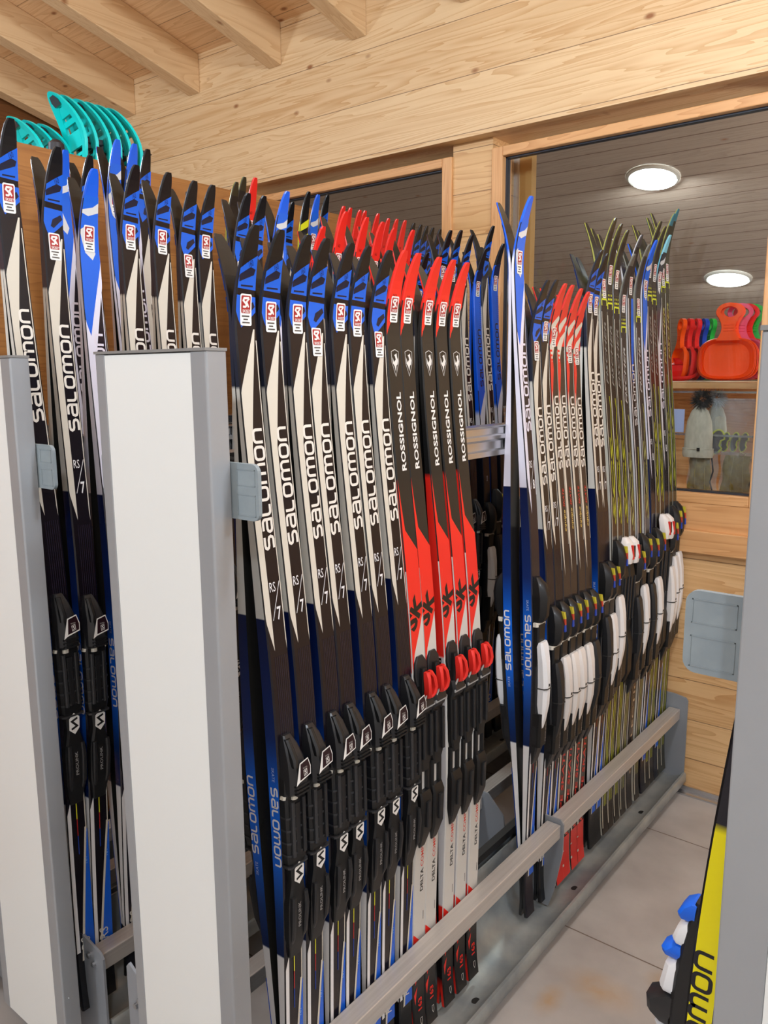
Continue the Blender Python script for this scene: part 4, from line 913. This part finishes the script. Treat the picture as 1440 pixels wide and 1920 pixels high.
def pouch(name, cx, cy, z0, w_, h, d, m, parent, seed=1, taper=.0):
    mb = MB(); rnd = random.Random(seed); nx, nz = 10, 12; ph = [rnd.uniform(0, 6) for _ in range(6)]
    def P(i, k, sg):
        u, v = i/nx, k/nz; th = math.sin(math.pi*min(1, max(0, u)))**.5*math.sin(math.pi*v*.92+.12)**.5*d/2
        x = (u-.5)*w_*(1-taper*v)+.003*math.sin(9*v+ph[0]); wr = .14*d*math.sin(13*u+ph[1]+4*v)*math.sin(9*v+ph[2])
        return (cx+x, cy+sg*(th+wr*(th > .002)), z0+v*h)
    for sg in (-1, 1):
        for i in range(nx):
            for k in range(nz):
                q = [P(i, k, sg), P(i+1, k, sg), P(i+1, k+1, sg), P(i, k+1, sg)]; mb.poly(q if sg < 0 else q[::-1])
    return mb.build(name, m, parent, smooth=True)
GB = empty('goggles_bag', (-.80, 2.99, 1.18)); tag(GB, 'clear plastic bag of yellow-rimmed glasses hanging beside the cream hat', 'bag')
pouch('clear_bag', 0.0, 0, 0, .155, .20, .05, film, GB, 2)
yel = mat('yellow_rim', (206, 214, 30), .4); lens = mat('dark_lens', (70, 56, 58), .15)
for i in range(4):
    g = empty('eyewear', (-.80-.052+i*.028, 2.985+.012*i, 1.225)); tag(g, ['yellow-rimmed goggles, front pair in the clear bag', 'yellow-rimmed goggles, second pair in the clear bag', 'yellow-rimmed goggles, third pair in the clear bag', 'yellow-rimmed goggles, last pair in the clear bag'][i], 'goggles', 'goggles in the clear bag')
    g.rotation_euler = (0, .25, -.5 if i else .1); g.scale = (.8, .8, .8) if i else (1.15, 1.15, 1.0)
    P = []
    for k in range(32):
        t = 2*math.pi*k/32; r = .033*(1+.45*math.cos(2*t))**.6+.006; P.append((r*math.cos(t)*.62*(.0+1), 0, r*math.sin(t)*1.0+.0))
    P = [(.022*math.sin(t*math.pi/16)*(1.0+.0)-(.010 if abs(math.cos(t*math.pi/16)) < .38 and math.sin(t*math.pi/16) > 0 else 0), -.0, .044*math.cos(t*math.pi/16)) for t in range(33)]
    mb = MB(); mb.tube(P, .0032, 6, cap=False); mb.build('rim', yel, g, smooth=True)
    mb = MB(); mb.prism([(p[0], p[2]) for p in P[:-1]], 'Y', -.001, .001); mb.build('lens', lens, g)
tan = noise_mat('tan_fabric', (132, 112, 50), (158, 138, 74), 60, .85, bump=.5)
for i, (x, w_, lb) in enumerate(((-.900, .082, 'tan fabric gaiter in clear wrapping, under the cream hat'), (-.775, .100, 'tan fabric gaiter in clear wrapping, under the goggles bag'))):
    g = empty('fabric_gaiter', (x, 2.975, 1.053)); tag(g, lb, 'gaiter', 'tan gaiters on the lower shelf')
    pouch('fabric_body', 0, 0, 0, w_, .128, .03, tan, g, 5+i, .15)
    mb = MB(); mb.tube([(-.01, -.012, .0), (-.012, -.020, .06), (-.008, -.012, .125)], .0012, 5); mb.tube([(w_*.28, -.01, 0), (w_*.26, -.016, .06), (w_*.22, -.008, .125)], .0012, 5); mb.build('seam', mat('tan_thread', (176, 158, 96), .8), g)
    mb = MB(); mb.tube([(.0, 0, .122), (.012, -.006, .140), (.026, 0, .134), (.024, 0, .118)], .0022, 6); mb.build('loop', mat('cream_loop', (190, 182, 140), .8), g, smooth=True)
    pouch('clear_wrap', .01, 0, -.0, w_*1.28, .14, .05, film, g, 9+i)
    mb = MB(); mb.tube([(w_*.5, -.01, .12), (w_*.62, -.015, .07), (w_*.5, -.012, .03), (w_*.6, -.01, .0)], .003, 6); mb.build('strap', mat('grey_strap', (66, 66, 70), .7), g, smooth=True)
o = box('paper_card', (-1.02, 2.972, 1.255), (-.965, 2.975, 1.34), mat('pale_blue_card', (176, 186, 226), .6)); tag(o, 'pale blue card hanging left of the cream hat', 'card'); bevel(o, .004)

# ------------------------------------------------------------------ partition, snowshoes
t = empty('partition_cabinet', (0, 0, 0)); tag(t, 'brown wooden partition behind the rearmost skis, snowshoes on top', 'partition')
mb = MB(); mb.box((-2.225, .2, 0), (-2.2, 2.69, 2.095)); mb.build('front_board', M['board'], t)
mb = MB(); mb.box((-2.9, .2, 2.03), (-2.226, 2.69, 2.055)); mb.build('top_board', M['board'], t)
mb = MB(); mb.box((-2.92, .2, 0), (-2.9, 2.69, 2.055)); mb.box((-2.9, .2, 0), (-2.226, .22, 2.03)); mb.build('side_board', M['board'], t)
teal = mat('teal_plastic', (0, 214, 212), .35); tealdk = mat('dark_decal', (60, 66, 74), .4)
def shoe_parts():
    n = 40
    def yc(z): return .10*max(0, (z-.20)/.24)**1.9     # tip curls back
    def prof(t):
        a = 2*math.pi*t/n; x = .105*math.sin(a); z = .215-.215*math.cos(a)
        x *= (1-.18*math.cos(a)) if z < .2 else 1.0; return x, z
    mb = MB(); O = [prof(i) for i in range(n)]; I = [(x*.62, .215+(z-.215)*.74) for x, z in O]
    q = lambda p, d: (p[0], yc(p[1])+d, p[1])
    for i in range(n):
        j = (i+1) % n
        mb.poly([q(O[i], 0), q(O[j], 0), q(I[j], -.004), q(I[i], -.004)]); mb.poly([q(O[i], .012), q(I[i], .008), q(I[j], .008), q(O[j], .012)])
        mb.poly([q(O[i], 0), q(O[i], .012), q(O[j], .012), q(O[j], 0)]); mb.poly([q(I[i], -.004), q(I[j], -.004), q(I[j], .008), q(I[i], .008)])
    # deck bars leaving holes
    for za, zb_ in ((.0 + .09, .12), (.16, .175), (.20, .27), (.30, .32), (.335, .37)):
        hw = lambda z: .066*math.sqrt(max(0, 1-((z-.215)/.17)**2))
        P = [(-hw(za), za), (hw(za), za), (hw(zb_), zb_), (-hw(zb_), zb_)]
        mb.poly([q(p, -.002) for p in P]); mb.poly([q(p, .007) for p in P[::-1]])
        for i in range(4): a, b = P[i], P[(i+1) % 4]; mb.poly([q(a, -.002), q(b, -.002), q(b, .007), q(a, .007)])
    deck = mb.mesh('deck', [teal], smooth=True)
    mb = MB(); P = [(-.03, .375), (.03, .375), (.035, .395), (.02, .412), (-.02, .412), (-.035, .395)]; mb.poly([(x, yc(z)-.0055, z) for x, z in P]); mb.poly([(x, yc(z)+.0145, z) for x, z in P[::-1]])
    dec = mb.mesh('decal', [tealdk])
    mb = MB(); mb.box((-.035, -.045, .20), (.035, -.008, .25)); mb.tube([(-.035, -.03, .22), (-.02, -.07, .24), (.02, -.07, .24), (.035, -.03, .22)], .006, 6); mb.box((-.03, -.03, .08), (.03, -.006, .19))
    bd = mb.mesh('binding', [mat('black_binding', (28, 30, 32), .5)])
    return deck, dec, bd
SP = shoe_parts()
spots = [(-2.60, 1.465), (-2.60, 1.515), (-2.60, 1.565), (-2.46, 1.53), (-2.46, 1.568), (-2.46, 1.616), (-2.46, 1.653), (-2.46, 1.690), (-2.46, 1.732)]
for i, (sx_, sy_) in enumerate(spots):
    tall = i >= 3
    r = empty('snowshoe', (sx_, sy_, 2.056)); r.rotation_euler = (0, 0, math.pi-.22); r.scale = (.86, .8, .67 if tall else .53)
    tag(r, '%s teal plastic snowshoe from the left, upright on the brown partition' % ORD[i], 'snowshoe', 'teal snowshoes on the partition')
    for n_, me in zip(('deck', 'decal', 'binding'), SP):
        c = bpy.data.objects.new(n_, me); COL.objects.link(c); c.parent = r
# black rubber tip guard hooked over the board
g = empty('tip_guard', (-2.19, 1.36, 2.06)); tag(g, 'black rubber cap standing before the teal snowshoes', 'cap')
mb = MB(); mb.tube([(0, 0, 0.0), (0, 0, .04), (.0, .002, .075), (0, .003, .085)], [.022, .024, .022, .012], 14); mb.build('cap_body', mat('black_rubber', (34, 34, 40), .5), g, smooth=True)
g.location = (-2.262, 1.335, 2.056)
#@@END@@
